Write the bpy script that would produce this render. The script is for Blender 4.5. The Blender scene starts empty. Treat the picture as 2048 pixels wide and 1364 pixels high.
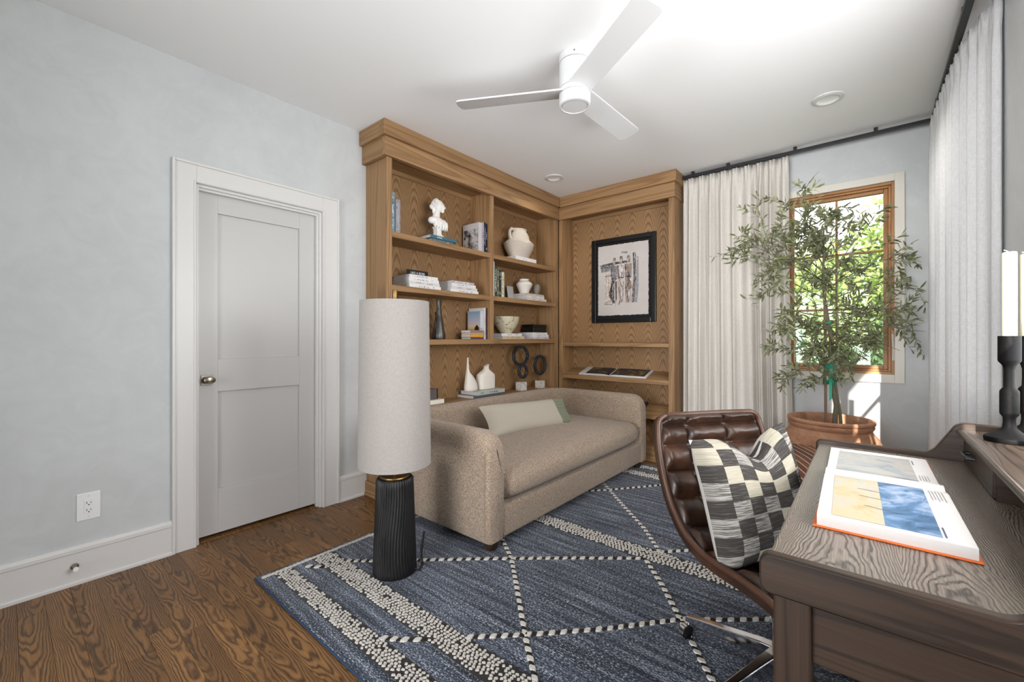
import bpy, bmesh, math, random
from mathutils import Vector, Matrix, noise as mnoise
R = math.radians
random.seed(7)
sc = bpy.context.scene
COL = sc.collection

# ------------------------------------------------------------------ camera
YAW = R(39.786)
cam_d = bpy.data.cameras.new('camera'); cam = bpy.data.objects.new('camera', cam_d); COL.objects.link(cam)
cam.location = (0, 0, 1.189); cam.rotation_euler = (R(90), 0, YAW)
cam_d.sensor_width = 36; cam_d.lens = 36 * 852.6 / 2048; cam_d.shift_y = -6.5 / 2048; cam_d.clip_start = .02
sc.camera = cam

# ------------------------------------------------------------------ world, sun, daylight
world = bpy.data.worlds.new('world'); sc.world = world; world.use_nodes = True
bgn = world.node_tree.nodes['Background']
bgn.inputs[0].default_value = (.97, .985, 1, 1); bgn.inputs[1].default_value = 4.5

def add_light(name, kind, energy, color, loc, rot=None, direction=None, **kw):
    d = bpy.data.lights.new(name, kind); d.energy = energy; d.color = color
    o = bpy.data.objects.new(name, d); COL.objects.link(o); o.location = loc
    if direction is not None: o.rotation_euler = Vector(direction).to_track_quat('-Z', 'Y').to_euler()
    for k, v in kw.items(): setattr(d, k, v)
    return o
add_light('sun', 'SUN', 14.0, (1, .94, .85), (6, -20, 8), direction=(-1, 4.6, -1.57), angle=R(.5))
# right-window daylight, then fill lamps behind an added window and an added rear opening
add_light('window_daylight', 'AREA', 96, (.975, .988, 1), (1.05, 1.45, 1.38), direction=(-1, .32, .10), shape='RECTANGLE', size=2.4, size_y=1.6)
add_light('curtain_fill_light', 'AREA', 14, (.975, .988, 1), (.70, 3.40, 1.64), direction=(-1, 0, .1), shape='RECTANGLE', size=1.1, size_y=1.4)  # added lamp, shines through the curtain to brighten the back of the room
add_light('rear_fill_light', 'AREA', 165, (.975, .988, 1), (-.85, -3.95, 1.30), direction=(.03, 1, .12), shape='RECTANGLE', size=2.2, size_y=2.0, spread=R(120))  # added lamp in the made-up rear room, evens out the interior light
vs = sc.view_settings
vs.view_transform = 'Standard'; vs.look = 'None'; vs.gamma = 1; vs.use_curve_mapping = False; vs.exposure = -0.10
sc.cycles.use_denoising = True
sc.cycles.max_bounces = 7; sc.cycles.diffuse_bounces = 4; sc.cycles.use_adaptive_sampling = True; sc.cycles.adaptive_threshold = .035; sc.cycles.glossy_bounces = 3; sc.cycles.transmission_bounces = 4; sc.cycles.transparent_max_bounces = 12
sc.cycles.caustics_reflective = False; sc.cycles.caustics_refractive = False
sc.cycles.sample_clamp_indirect = 8

# ------------------------------------------------------------------ node helpers
class G:
    def __init__(s, name):
        s.m = bpy.data.materials.new(name); s.m.use_nodes = True
        s.t = s.m.node_tree; s.p = s.t.nodes['Principled BSDF']; s.out = s.t.nodes['Material Output']
    def set(s, sock, v):
        if isinstance(v, bpy.types.NodeSocket): s.t.links.new(v, sock)
        elif v is not None:
            if isinstance(v, tuple) and len(v) == 3 and sock.type == 'RGBA': v = v + (1,)
            sock.default_value = v
    def n(s, typ, ins=None, **props):
        nd = s.t.nodes.new(typ)
        for k, v in props.items(): setattr(nd, k, v)
        for k, v in (ins or {}).items(): s.set(nd.inputs[k], v)
        return nd
    def math(s, op, a, b=None, c=None, clamp=False):
        nd = s.n('ShaderNodeMath', operation=op, use_clamp=clamp); s.set(nd.inputs[0], a)
        if b is not None: s.set(nd.inputs[1], b)
        if c is not None: s.set(nd.inputs[2], c)
        return nd.outputs[0]
    def vmath(s, op, a, b):
        nd = s.n('ShaderNodeVectorMath', operation=op); s.set(nd.inputs[0], a); s.set(nd.inputs[1], b); return nd.outputs[0]
    def mix(s, f, a, b, mode='MIX'):
        nd = s.n('ShaderNodeMix', data_type='RGBA', blend_type=mode)
        s.set(nd.inputs[0], f); s.set(nd.inputs[6], a); s.set(nd.inputs[7], b); return nd.outputs[2]
    def coord(s, which='Object'): return s.n('ShaderNodeTexCoord').outputs[which]
    def rand(s): return s.n('ShaderNodeObjectInfo').outputs['Random']
    def scale(s, v, xyz): return s.vmath('MULTIPLY', v, xyz)
    def noise(s, v, scale, detail=2, rough=.5, dist=0, col=False):
        nd = s.n('ShaderNodeTexNoise', {'Vector': v, 'Scale': scale, 'Detail': detail, 'Roughness': rough, 'Distortion': dist})
        return nd.outputs['Color' if col else 0]
    def ramp(s, f, stops, interp='LINEAR'):
        nd = s.n('ShaderNodeValToRGB', {0: f}); cr = nd.color_ramp; cr.interpolation = interp
        while len(cr.elements) < len(stops): cr.elements.new(.5)
        for e, (p, c) in zip(cr.elements, stops): e.position = p; e.color = c + (1,) if len(c) == 3 else c
        return nd.outputs[0]
    def mrange(s, v, a, b, c=0, d=1, kind='SMOOTHSTEP'):
        nd = s.n('ShaderNodeMapRange', {0: v, 1: a, 2: b, 3: c, 4: d}, interpolation_type=kind); return nd.outputs[0]
    def bump(s, h, strength=.3, dist=.005):
        nd = s.n('ShaderNodeBump', {'Height': h, 'Strength': strength, 'Distance': dist}); s.t.links.new(nd.outputs[0], s.p.inputs['Normal'])
    def pbr(s, color=None, rough=.5, metal=0, spec=None, sheen=None):
        if color is not None: s.set(s.p.inputs['Base Color'], color)
        s.set(s.p.inputs['Roughness'], rough); s.set(s.p.inputs['Metallic'], metal)
        if spec is not None: s.set(s.p.inputs['Specular IOR Level'], spec)
        if sheen is not None: s.set(s.p.inputs['Sheen Weight'], sheen)
        return s.m

def srgb(r, g, b):
    f = lambda c: (c / 255) / 12.92 if c <= 10 else ((c / 255 + .055) / 1.055) ** 2.4
    return (f(r), f(g), f(b))

MATS = {}
def plain(name, c, rough=.5, metal=0, spec=.4, var=.06, nscale=30, bump=0):
    if name in MATS: return MATS[name]
    g = G(name); v = g.coord(); f = g.noise(v, nscale, 3)
    col = g.mix(f, tuple(x * (1 - var) for x in c), tuple(min(1, x * (1 + var)) for x in c))
    if bump: g.bump(f, bump, .003)
    MATS[name] = g.pbr(col, rough, metal, spec); return MATS[name]

def wood(name, light, dark, axis, cross=5, along=.55, freq=9, width=.35, strength=.7, fibre=.35, rough=.45, tone=.25, spec=.35, fcross=160, bump=.08, dist=.4):
    g = G(name); v = g.coord(); r = g.rand()
    off = g.n('ShaderNodeCombineXYZ', {0: g.math('MULTIPLY', r, 31.7), 1: g.math('MULTIPLY', r, 17.3), 2: g.math('MULTIPLY', r, 53.1)}).outputs[0]
    v = g.vmath('ADD', v, off)
    i = 'xyz'.index(axis)
    s1 = [cross] * 3; s1[i] = along
    s2 = [fcross] * 3; s2[i] = 3.0
    n1 = g.noise(g.scale(v, tuple(s1)), 1, 1.5, .4, dist)
    fib = g.noise(g.scale(v, tuple(s2)), 1, 3, .6)
    t = g.math('ADD', g.math('MULTIPLY', n1, freq), g.math('MULTIPLY', fib, .35))
    saw = g.math('MULTIPLY', g.math('PINGPONG', t, .5), 2)
    line = g.math('SUBTRACT', 1, g.mrange(saw, 0, width))
    line = g.math('MULTIPLY', line, g.mrange(fib, .3, .6, .45, 1))
    tn = g.noise(g.scale(v, tuple(x * .35 for x in s1)), 1, 2)
    base = g.mix(g.mrange(fib, .3, .7), tuple(c * (1 - fibre * .5) for c in light), tuple(min(1, c * (1 + fibre * .35)) for c in light))
    base = g.mix(g.mrange(tn, .3, .7, 0, tone), base, dark)
    base = g.mix(g.math('MULTIPLY', r, tone), base, tuple(c * .55 for c in light))
    col = g.mix(g.math('MULTIPLY', line, strength), base, dark)
    g.bump(g.math('SUBTRACT', fib, g.math('MULTIPLY', line, .6)), bump, .002)
    return g.pbr(col, rough, 0, spec)

def cathedral(name, light, dark, al, ac, W, off=0.0, fa=20, a=40, warp=2.2, wscale=3.0, wal=.8, width=.5, strength=.6, fibre=.3, rough=.45, tone=.2, spec=.35, fcross=200, bump=.08, per_object=True, vary=.0, rag=.4):
    g = G(name); v0 = g.coord(); r = g.rand()
    v = g.vmath('ADD', v0, g.n('ShaderNodeCombineXYZ', {0: g.math('MULTIPLY', r, 31.7), 1: g.math('MULTIPLY', r, 17.3), 2: g.math('MULTIPLY', r, 53.1)}).outputs[0]) if per_object else v0
    I, A = 'xyz'.index(al), 'xyz'.index(ac)
    lc = g.n('ShaderNodeSeparateXYZ', {0: v}).outputs[I]; cc = g.n('ShaderNodeSeparateXYZ', {0: v0}).outputs[A]
    q = g.math('ADD', g.math('DIVIDE', g.math('SUBTRACT', cc, off), W), 50)
    cell = g.math('FLOOR', q); wn = g.n('ShaderNodeTexWhiteNoise', {1: g.math('ADD', cell, g.math('MULTIPLY', r, 91))}, noise_dimensions='1D').outputs[0]
    c = g.math('SUBTRACT', g.math('FRACT', q), g.math('ADD', .5, g.math('MULTIPLY', g.math('SUBTRACT', wn, .5), vary)))
    s1 = [wscale] * 3; s1[I] = wscale * wal; s2 = [fcross] * 3; s2[I] = 4.0
    n1 = g.noise(g.scale(v, tuple(s1)), 1, 3, .5, .5); fib = g.noise(g.scale(v, tuple(s2)), 1, 3, .6)
    t = g.math('ADD', g.math('MULTIPLY', lc, fa), g.math('MULTIPLY', g.math('MULTIPLY', c, c), a))
    t = g.math('ADD', g.math('ADD', t, g.math('MULTIPLY', n1, warp)), g.math('ADD', g.math('MULTIPLY', fib, rag), g.math('MULTIPLY', wn, 7.3)))
    saw = g.math('MULTIPLY', g.math('PINGPONG', t, .5), 2)
    line = g.math('MULTIPLY', g.math('SUBTRACT', 1, g.mrange(saw, 0, width)), g.mrange(fib, .28, .6, .35, 1))
    tn = g.noise(g.scale(v, tuple(x * .5 for x in s1)), 1, 2)
    base = g.mix(g.mrange(fib, .3, .7), tuple(x * (1 - fibre * .6) for x in light), tuple(min(1, x * (1 + fibre * .35)) for x in light))
    base = g.mix(g.mrange(tn, .3, .7, 0, tone), base, dark)
    base = g.mix(g.math('MULTIPLY', r, tone), base, tuple(x * .5 for x in light))
    g.bump(g.math('SUBTRACT', fib, g.math('MULTIPLY', line, .6)), bump, .002)
    return g.pbr(g.mix(g.math('MULTIPLY', line, strength), base, dark), rough, 0, spec)

OAKL, OAKD = srgb(168, 132, 93), srgb(102, 71, 42)
OAK = {a: wood('natural_oak_' + a, OAKL, OAKD, a, cross=9, along=.45, freq=7, width=.55, strength=.55, fibre=.34, rough=.48, fcross=190) for a in 'xyz'}
OAKP = {a: cathedral('oak_veneer_' + a, OAKL, OAKD, 'z', a, .165, fa=12, a=15, warp=3.0, wscale=3.5, wal=.5, width=.7, strength=.8, fibre=.3, rough=.48, vary=.3, rag=.18) for a in 'xy'}
FLOOR_W = cathedral('stained_oak_floor', srgb(154, 111, 66), srgb(46, 27, 13), 'x', 'y', .083, .212, fa=5.5, a=10, warp=7, wscale=9, wal=.30, width=.80, strength=.9, fibre=.55, rough=.38, tone=.42, fcross=240, bump=.1, vary=1.0)
DESKC, DESKK = srgb(132, 119, 108), srgb(26, 20, 17)
DESK_TOP = cathedral('grey_brown_oak_top', DESKC, DESKK, 'y', 'x', .19, .05, fa=17, a=52, warp=8, wscale=11, wal=.45, width=.68, strength=.95, rag=.3, fibre=.5, rough=.3, tone=.12, fcross=300, bump=.12, vary=.4, spec=.6)
DESKW = {a: wood('dark_brown_oak_' + a, srgb(60, 45, 35), srgb(18, 12, 9), a, cross=14, along=.8, freq=8, width=.6, strength=.75, fibre=.4, rough=.36, fcross=260) for a in 'xyz'}
WINW = {a: wood('amber_window_wood_' + a, srgb(182, 132, 84), srgb(118, 76, 42), a, cross=20, along=1, freq=6, width=.4, strength=.5, fibre=.3, rough=.4) for a in 'xyz'}

def plaster(name, c, var):
    g = G(name); v = g.coord()
    a = g.noise(v, 1.3, 4, .6, 1.4); b = g.noise(v, 5.5, 5, .65, 2.2)
    f = g.math('ADD', g.math('MULTIPLY', a, .6), g.math('MULTIPLY', b, .4))
    f = g.mrange(f, .35, .68)
    col = g.mix(f, tuple(x * (1 - var) for x in c), tuple(min(1, x * (1 + var)) for x in (c[0] * .99, c[1] * 1.005, c[2] * 1.0)))
    g.bump(b, .06, .004)
    return g.pbr(col, .62, 0, .25)
PLASTER = plaster('grey_limewash_plaster', srgb(199, 201, 202), .05)
CEILM = plain('white_ceiling_paint', srgb(243, 243, 243), .8, var=.004, spec=.2)
TRIM = plain('white_satin_trim', srgb(216, 214, 212), .35, var=.01, spec=.4)
DOORM = plain('white_door_paint', srgb(198, 196, 194), .35, var=.01, spec=.4)
CASEW = plain('cream_window_casing', srgb(214, 209, 199), .4, var=.01)
NICKEL = plain('satin_nickel', srgb(150, 142, 128), .32, 1, var=.05)
BRASS = plain('aged_brass', srgb(140, 112, 70), .42, 1, var=.1)
CHROME = plain('polished_chrome', srgb(215, 215, 218), .09, 1, var=.02)
BLACKM = plain('black_metal', srgb(26, 26, 28), .42, 0, spec=.5, var=.15)
BLACKW = plain('black_satin_paint', srgb(16, 16, 18), .3, 0, spec=.5, var=.2)
FANW = plain('white_fan_metal', srgb(212, 212, 212), .4, var=.01)
DARKGAP = plain('dark_gap', (.01, .009, .008), .8)
WHITEP = plain('white_plastic', srgb(232, 232, 232), .3, var=.01)
SLOT = plain('socket_slot', srgb(40, 38, 36), .6)
CERAM = plain('matte_white_ceramic', srgb(226, 219, 209), .7, var=.04)
PAPER = plain('book_paper', srgb(208, 206, 204), .75, var=.03, nscale=200)
RIMW = plain('light_lens', srgb(240, 240, 240), .5, var=.01)

# ------------------------------------------------------------------ mesh helpers
class MB:
    def __init__(s): s.v = []; s.f = []; s.mi = []; s.uv = {}
    def face(s, idx, mi=0): s.f.append(tuple(idx)); s.mi.append(mi)
    def box(s, x0, x1, y0, y1, z0, z1, mi=0):
        b = len(s.v)
        s.v += [(x0, y0, z0), (x1, y0, z0), (x1, y1, z0), (x0, y1, z0), (x0, y0, z1), (x1, y0, z1), (x1, y1, z1), (x0, y1, z1)]
        for q in ((0, 3, 2, 1), (4, 5, 6, 7), (0, 1, 5, 4), (1, 2, 6, 5), (2, 3, 7, 6), (3, 0, 4, 7)): s.face([b + k for k in q], mi)
        return s
    def loft(s, rings, closed=True, cap0=True, cap1=True, mi=0, wrap=False):
        b = len(s.v); n = len(rings[0])
        for r in rings: s.v += [tuple(p) for p in r]
        m = len(rings); last = m if wrap else m - 1
        for i in range(last):
            j = (i + 1) % m
            for k in range(n if closed else n - 1):
                l = (k + 1) % n
                s.face((b + i * n + k, b + i * n + l, b + j * n + l, b + j * n + k), mi)
        if closed and not wrap:
            if cap0: s.face([b + k for k in reversed(range(n))], mi)
            if cap1: s.face([b + (m - 1) * n + k for k in range(n)], mi)
        return s
    def lathe(s, prof, c=(0, 0, 0), n=32, mi=0, cap0=True, cap1=True, sx=1, sy=1, wob=None):
        rings = []
        for r, z in prof:
            ring = []
            for k in range(n):
                a = 2 * math.pi * k / n; rr = r * (wob(a, z) if wob else 1)
                ring.append((c[0] + rr * math.cos(a) * sx, c[1] + rr * math.sin(a) * sy, c[2] + z))
            rings.append(ring)
        return s.loft(rings, True, cap0, cap1, mi)
    def tube(s, pts, rad, n=8, mi=0, flat=1.0):
        pts = [Vector(p) for p in pts]
        if not hasattr(rad, '__len__'): rad = [rad] * len(pts)
        rings = []; up = None
        for i, p in enumerate(pts):
            t = (pts[min(i + 1, len(pts) - 1)] - pts[max(i - 1, 0)])
            t = t.normalized() if t.length > 1e-9 else Vector((0, 0, 1))
            if up is None: up = Vector((0, 0, 1)) if abs(t.z) < .9 else Vector((1, 0, 0))
            a = t.cross(up)
            a = a.normalized() if a.length > 1e-6 else t.orthogonal().normalized()
            bb = a.cross(t).normalized(); up = bb
            rings.append([p + (a * math.cos(2 * math.pi * k / n) + bb * math.sin(2 * math.pi * k / n) * flat) * rad[i] for k in range(n)])
        return s.loft(rings, True, True, True, mi)
    def prism(s, poly, plane, a, b, mi=0):
        def P(u, v, w): return {'xy': (u, v, w), 'xz': (u, w, v), 'yz': (w, u, v)}[plane]
        r0 = [P(u, v, a) for u, v in poly]; r1 = [P(u, v, b) for u, v in poly]
        return s.loft([r0, r1], True, True, True, mi)
    def grid(s, fn, nu, nv, mi=0):
        b = len(s.v)
        for i in range(nu + 1):
            for j in range(nv + 1): s.v.append(tuple(fn(i / nu, j / nv)))
        for i in range(nu):
            for j in range(nv):
                q = b + i * (nv + 1) + j
                s.face((q, q + nv + 1, q + nv + 2, q + 1), mi)
        return s
    def quad(s, a, b, c, d, mi=0):
        k = len(s.v); s.v += [tuple(a), tuple(b), tuple(c), tuple(d)]; s.face((k, k + 1, k + 2, k + 3), mi); return s
    def xf(s, M, start=0):
        for i in range(start, len(s.v)): s.v[i] = tuple(M @ Vector(s.v[i]))
        return s
    def rbox(s, c, size, r, n=6, fn=None, mi=0):
        """rounded box, optional deformation fn(unit xyz, pos)"""
        h = [d / 2 for d in size]
        seen = {}
        def vert(p):
            key = tuple(round(q, 5) for q in p)
            if key in seen: return seen[key]
            inner = [max(-h[k] + r, min(h[k] - r, p[k] * h[k])) for k in range(3)]
            q = [p[k] * h[k] for k in range(3)]
            d = Vector([q[k] - inner[k] for k in range(3)])
            pos = Vector(inner) + (d.normalized() * r if d.length > 1e-9 else Vector((0, 0, 0)))
            if fn: pos = Vector(fn(p, pos))
            s.v.append((pos[0] + c[0], pos[1] + c[1], pos[2] + c[2])); seen[key] = len(s.v) - 1
            return seen[key]
        def par(k):
            out = []
            hh = h[k]; rr = r / hh
            m = max(2, n)
            for i in range(m + 1): out.append(-1 + rr * (1 - math.cos(math.pi / 2 * i / m)) if False else -1 + rr * i / m)
            steps = max(2, int(n * 1.5))
            for i in range(1, steps): out.append(-1 + rr + (2 - 2 * rr) * i / steps)
            for i in range(m + 1): out.append(1 - rr + rr * i / m)
            return out
        ps = [par(k) for k in range(3)]
        for ax in range(3):
            a1, a2 = (ax + 1) % 3, (ax + 2) % 3
            for sg in (-1, 1):
                for i in range(len(ps[a1]) - 1):
                    for j in range(len(ps[a2]) - 1):
                        q = []
                        for (ii, jj) in ((i, j), (i + 1, j), (i + 1, j + 1), (i, j + 1)):
                            p = [0, 0, 0]; p[ax] = sg; p[a1] = ps[a1][ii]; p[a2] = ps[a2][jj]; q.append(vert(p))
                        if sg < 0: q.reverse()
                        if len(set(q)) >= 3: s.face(list(dict.fromkeys(q)), mi)
        return s
    def build(s, name, mat, parent=None, smooth=None, bevel=0, seg=2, local=False, uv=None, solid=0, sub=0):
        me = bpy.data.meshes.new(name); me.from_pydata(s.v, [], s.f)
        mats = mat if isinstance(mat, (list, tuple)) else [mat]
        for m in mats: me.materials.append(m)
        if any(s.mi): me.polygons.foreach_set('material_index', s.mi)
        bm = bmesh.new(); bm.from_mesh(me)
        bmesh.ops.recalc_face_normals(bm, faces=bm.faces)
        if smooth is not None:
            for f in bm.faces: f.smooth = True
            lim = R(smooth)
            for e in bm.edges:
                if len(e.link_faces) == 2 and e.calc_face_angle(0) > lim: e.smooth = False
        if uv:
            lay = bm.loops.layers.uv.new('UVMap')
            for f in bm.faces:
                for l in f.loops: l[lay].uv = uv(l.vert.index)
        bm.to_mesh(me); bm.free(); me.update()
        o = bpy.data.objects.new(name, me); COL.objects.link(o)
        if parent is not None:
            o.parent = parent
            if not local: o.matrix_parent_inverse = wmat(parent).inverted()
        if solid:
            md = o.modifiers.new('solid', 'SOLIDIFY'); md.thickness = solid; md.offset = 0
        if bevel:
            md = o.modifiers.new('bevel', 'BEVEL'); md.width = bevel; md.segments = seg; md.limit_method = 'ANGLE'; md.angle_limit = R(35)
            if smooth is None:
                for p in me.polygons: p.use_smooth = False
        if sub:
            md = o.modifiers.new('sub', 'SUBSURF'); md.levels = sub; md.render_levels = sub
        return o
def wmat(o):
    m = o.matrix_basis.copy()
    if o.parent: m = wmat(o.parent) @ o.matrix_parent_inverse @ m
    return m
def tag(o, label=None, cat=None, group=None, kind=None):
    if label: o['label'] = label
    if cat: o['category'] = cat
    if group: o['group'] = group
    if kind: o['kind'] = kind
    return o
def thing(name, label, cat, loc=(0, 0, 0), rotz=0, group=None):
    o = bpy.data.objects.new(name, None); COL.objects.link(o)
    o.location = loc; o.rotation_euler = (0, 0, rotz); o.empty_display_size = .05
    return tag(o, label, cat, group)
def struct(name, mb, mat, label, cat, **kw):
    return tag(mb.build(name, mat, **kw), label, cat, kind='structure')
def bx(name, mat, parent, x0, x1, y0, y1, z0, z1, bevel=.0015, label=None, **kw):
    o = MB().box(x0, x1, y0, y1, z0, z1).build(name, mat, parent, bevel=bevel, **kw)
    if label: o['label'] = label
    return o
def text_mesh(name, s, size, mat, parent, M, depth=.0006, label=None):
    cu = bpy.data.curves.new(name, 'FONT'); cu.body = s; cu.size = size; cu.extrude = depth; cu.align_x = 'CENTER'; cu.align_y = 'CENTER'
    t = bpy.data.objects.new('tmp_text', cu); COL.objects.link(t)
    dg = bpy.context.evaluated_depsgraph_get(); dg.update()
    me = bpy.data.meshes.new_from_object(t.evaluated_get(dg)); me.name = name
    bpy.data.objects.remove(t, do_unlink=True)
    me.transform(M); me.materials.clear(); me.materials.append(mat)
    o = bpy.data.objects.new(name, me); COL.objects.link(o)
    o.parent = parent; o.matrix_parent_inverse = wmat(parent).inverted()
    if label: o['label'] = label
    return o

# ================================================================== ROOM SHELL
XL, XR, YB, YF, H = -2.945, .46, 4.26, -1.5, 2.743
DY0, DY1, DZ = .714, 1.446, 2.07            # door rough opening in the left wall
m = MB()
m.box(XL - .13, XL, YF - .12, DY0, -.05, H); m.box(XL - .13, XL, DY1, YB + .15, -.05, H); m.box(XL - .13, XL, DY0, DY1, DZ, H)
m.box(XL - .60, XL - .55, DY0 - .2, DY1 + .2, -.05, H); m.box(XL - .55, XL - .13, DY0 - .2, DY0 - .15, -.05, H); m.box(XL - .55, XL - .13, DY1 + .15, DY1 + .2, -.05, H); m.box(XL - .55, XL - .13, DY0 - .15, DY1 + .15, DZ + .1, DZ + .15); m.box(XL - .55, XL - .165, DY0 - .15, DY1 + .15, -.05, -.004)  # added closed shell behind the door, stops outdoor light leaking under it
struct('wall_left', m, PLASTER, 'pale grey limewashed wall with the white two-panel door', 'wall')
WX0, WX1, WZ0, WZ1 = -.535, .157, .915, 2.355    # back window opening
m = MB(); y0, y1 = YB, YB + .15
m.box(XL - .13, WX0, y0, y1, -.05, H); m.box(WX1, XR + .15, y0, y1, -.05, H); m.box(WX0, WX1, y0, y1, -.05, WZ0); m.box(WX0, WX1, y0, y1, WZ1, H)
struct('wall_back', m, PLASTER, 'pale grey limewashed wall around the wood-framed window', 'wall')
RY0, RY1, RZ0, RZ1 = .5, 2.475, .915, 2.355       # right window (outside the frame)
m = MB(); x0, x1 = XR, XR + .15
QY0, QY1 = 2.86, 3.96                            # added unseen window behind the linen curtain, lets fill light through
m.box(x0, x1, YF - .12, RY0, -.05, H); m.box(x0, x1, RY1, QY0, -.05, H); m.box(x0, x1, QY1, YB, -.05, H)
for ya_, yb_ in ((RY0, RY1), (QY0, QY1)): m.box(x0, x1, ya_, yb_, -.05, RZ0); m.box(x0, x1, ya_, yb_, RZ1, H)
struct('wall_right', m, PLASTER, 'grey limewashed wall strip behind the candles', 'wall')
FX0, FX1, FZ0, FZ1 = -1.75, .05, 0, 2.35        # added wide opening behind the camera, lets in the rear fill light
m = MB(); y0, y1 = YF - .12, YF
m.box(XL, FX0, y0, y1, -.05, H); m.box(FX1, XR, y0, y1, -.05, H); m.box(FX0, FX1, y0, y1, FZ1, H)
m.box(XL - .13, XR + .15, -4.2, -4.1, -.05, H + .1); m.box(XL - .13, XL, -4.1, y0, -.05, H); m.box(XR, XR + .15, -4.1, y0, -.05, H); m.box(XL - .13, XR + .15, -4.1, y0, H, H + .1); m.box(XL - .13, XR + .15, -4.1, y0, -.1, -.01)  # added room shell, keeps the sun out and holds the fill lamp
struct('wall_front', m, PLASTER, 'grey wall behind the viewer', 'wall')
m = MB().box(XL - .13, XR + .15, YF - .12, YB + .15, H, H + .1)
struct('ceiling', m, CEILM, 'smooth white painted ceiling', 'ceiling')
# eave above the right window shades its upper part
m = MB().box(XR + .15, XR + .66, YF, YB, 2.66, 2.78)
struct('trim_1', m, TRIM, 'roof eave outside the right wall', 'eave')

struct('added_sun_block', MB().box(XR + .15, XR + .36, 2.52, 2.78, -.6, 2.66), TRIM, 'added sun blocker outside the right wall', 'sun_blocker')  # added unseen block, keeps the sun off the curtained opening
# floor with planks
fl = struct('floor', MB().box(XL - .16, XR + .15, YF - .12, YB + .15, -.06, -.004), DARKGAP, 'dark stained oak plank floor', 'floor')
PW = .083
row = 0; yy = .212 - PW * 7
rp = random.Random(3)
while yy < YB:
    x = XL - (.12 if DY0 < yy + PW / 2 < DY1 else 0) - rp.random() * .9
    xs = []
    xmin = XL - (.12 if DY0 < yy + PW / 2 < DY1 else 0)
    while x < XR:
        L = rp.choice([.45, .62, .8, 1.0, 1.25, 1.5]) * rp.uniform(.9, 1.1)
        a, b = max(x, xmin), min(x + L, XR)
        if b - a > .04:
            z = rp.uniform(-.0004, .0004)
            bx('plank', FLOOR_W, fl, a + .0003, b - .0003, yy + .0003, min(yy + PW, YB) - .0003, -.012, z, bevel=.0006, seg=1)
        x += L
    yy += PW; row += 1

# baseboards (profiled board + shoe)
def baseboard(name, x0, x1, y0, y1, nx, ny, label):
    """board standing on a wall; (nx,ny) points into the room"""
    prof = [(0, 0), (.028, 0), (.028, .012), (.018, .018), (.018, .150), (.023, .154), (.023, .170), (.018, .174), (.012, .184), (0, .184)]
    m = MB()
    if nx: rings = [[(x0 + nx * a, yv, b) for a, b in prof] for yv in (y0, y1)]
    else: rings = [[(xv, y0 + ny * a, b) for a, b in prof] for xv in (x0, x1)]
    m.loft(rings)
    return struct(name, m, TRIM, label, 'baseboard', smooth=30)
baseboard('baseboard_left', XL, XL, YF, .603, 1, 0, 'white profiled baseboard under the wall outlet')
baseboard('baseboard_left_short', XL, XL, 1.564, 1.786, 1, 0, 'short white baseboard between door casing and oak bookcase')
baseboard('baseboard_back', -1.37, XR, YB, YB, 0, -1, 'white baseboard under the window')
baseboard('baseboard_right', XR, XR, YF, YB, -1, 0, 'white baseboard along the right wall')

# door casing, jamb, door
cas = tag(bpy.data.objects.new('trim_2', None), 'wide white door casing with beaded inner edge', 'door casing', kind='structure'); COL.objects.link(cas); cas.location = (XL, 1.08, 0)
for nm, a, b, c, d in (('side_casing', .603, DY0, 0, 2.182), ('side_casing', DY1, 1.564, 0, 2.182), ('head_casing', DY0, DY1, DZ, 2.182)):
    bx(nm, TRIM, cas, XL, XL + .020, a, b, c, d, bevel=.002)
for a, b, c, d in ((.603, .617, 0, 2.182), (1.550, 1.564, 0, 2.182), (.617, 1.550, 2.168, 2.182)):
    bx('backband', TRIM, cas, XL + .0195, XL + .028, a, b, c, d, bevel=.003)
for a, b, c, d in ((DY0 - .013, DY0 - .003, 0, DZ + .013), (DY1 + .003, DY1 + .013, 0, DZ + .013), (DY0 - .003, DY1 + .003, DZ + .003, DZ + .013)):
    bx('bead', TRIM, cas, XL + .0195, XL + .024, a, b, c, d, bevel=.002)
for a, b, c, d in ((DY0, DY0 + .016, 0, DZ), (DY1 - .016, DY1, 0, DZ), (DY0 + .016, DY1 - .016, DZ - .016, DZ)):
    bx('jamb', TRIM, cas, XL - .12, XL, a, b, c, d, bevel=.001)
for a, b, c, d in ((DY1 - .030, DY1 - .016, .002, DZ - .016), (DY0 + .016, DY1 - .030, DZ - .03, DZ - .016)):
    bx('door_stop', TRIM, cas, XL - .040, XL - .012, a, b, c, d, bevel=.002)
door = tag(bpy.data.objects.new('door_1', None), 'closed white two-panel interior door', 'door', kind='structure'); COL.objects.link(door); door.location = (XL - .06, 1.08, 0)
DX = XL - .042
ya, yb, za, zb = DY0 + .019, DY1 - .019, .022, DZ - .02
bx('stile', DOORM, door, DX - .036, DX, ya, .835, za, zb, .0015); bx('stile', DOORM, door, DX - .036, DX, 1.311, yb, za, zb, .0015)
for c, d in ((za, .283), (.867, 1.062), (1.933, zb)): bx('rail', DOORM, door, DX - .036, DX, .835, 1.311, c, d, .0015)
for c, d in ((.283, .867), (1.062, 1.933)): bx('panel', DOORM, door, DX - .030, DX - .014, .835, 1.311, c, d, .001)
k = bx('rosette', NICKEL, door, DX, DX + .008, .748, .806, .910, .970, .002, label='square satin nickel backplate')
m = MB().lathe([(.011, 0), (.011, .022), (.026, .030), (.030, .040), (.029, .050), (.022, .056), (.001, .058)], n=28, sx=1, sy=.72)
m.xf(Matrix.Translation((DX + .007, .780, .942)) @ Matrix.Rotation(R(90), 4, 'Y') @ Matrix.Rotation(R(90), 4, 'Z'))
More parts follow.
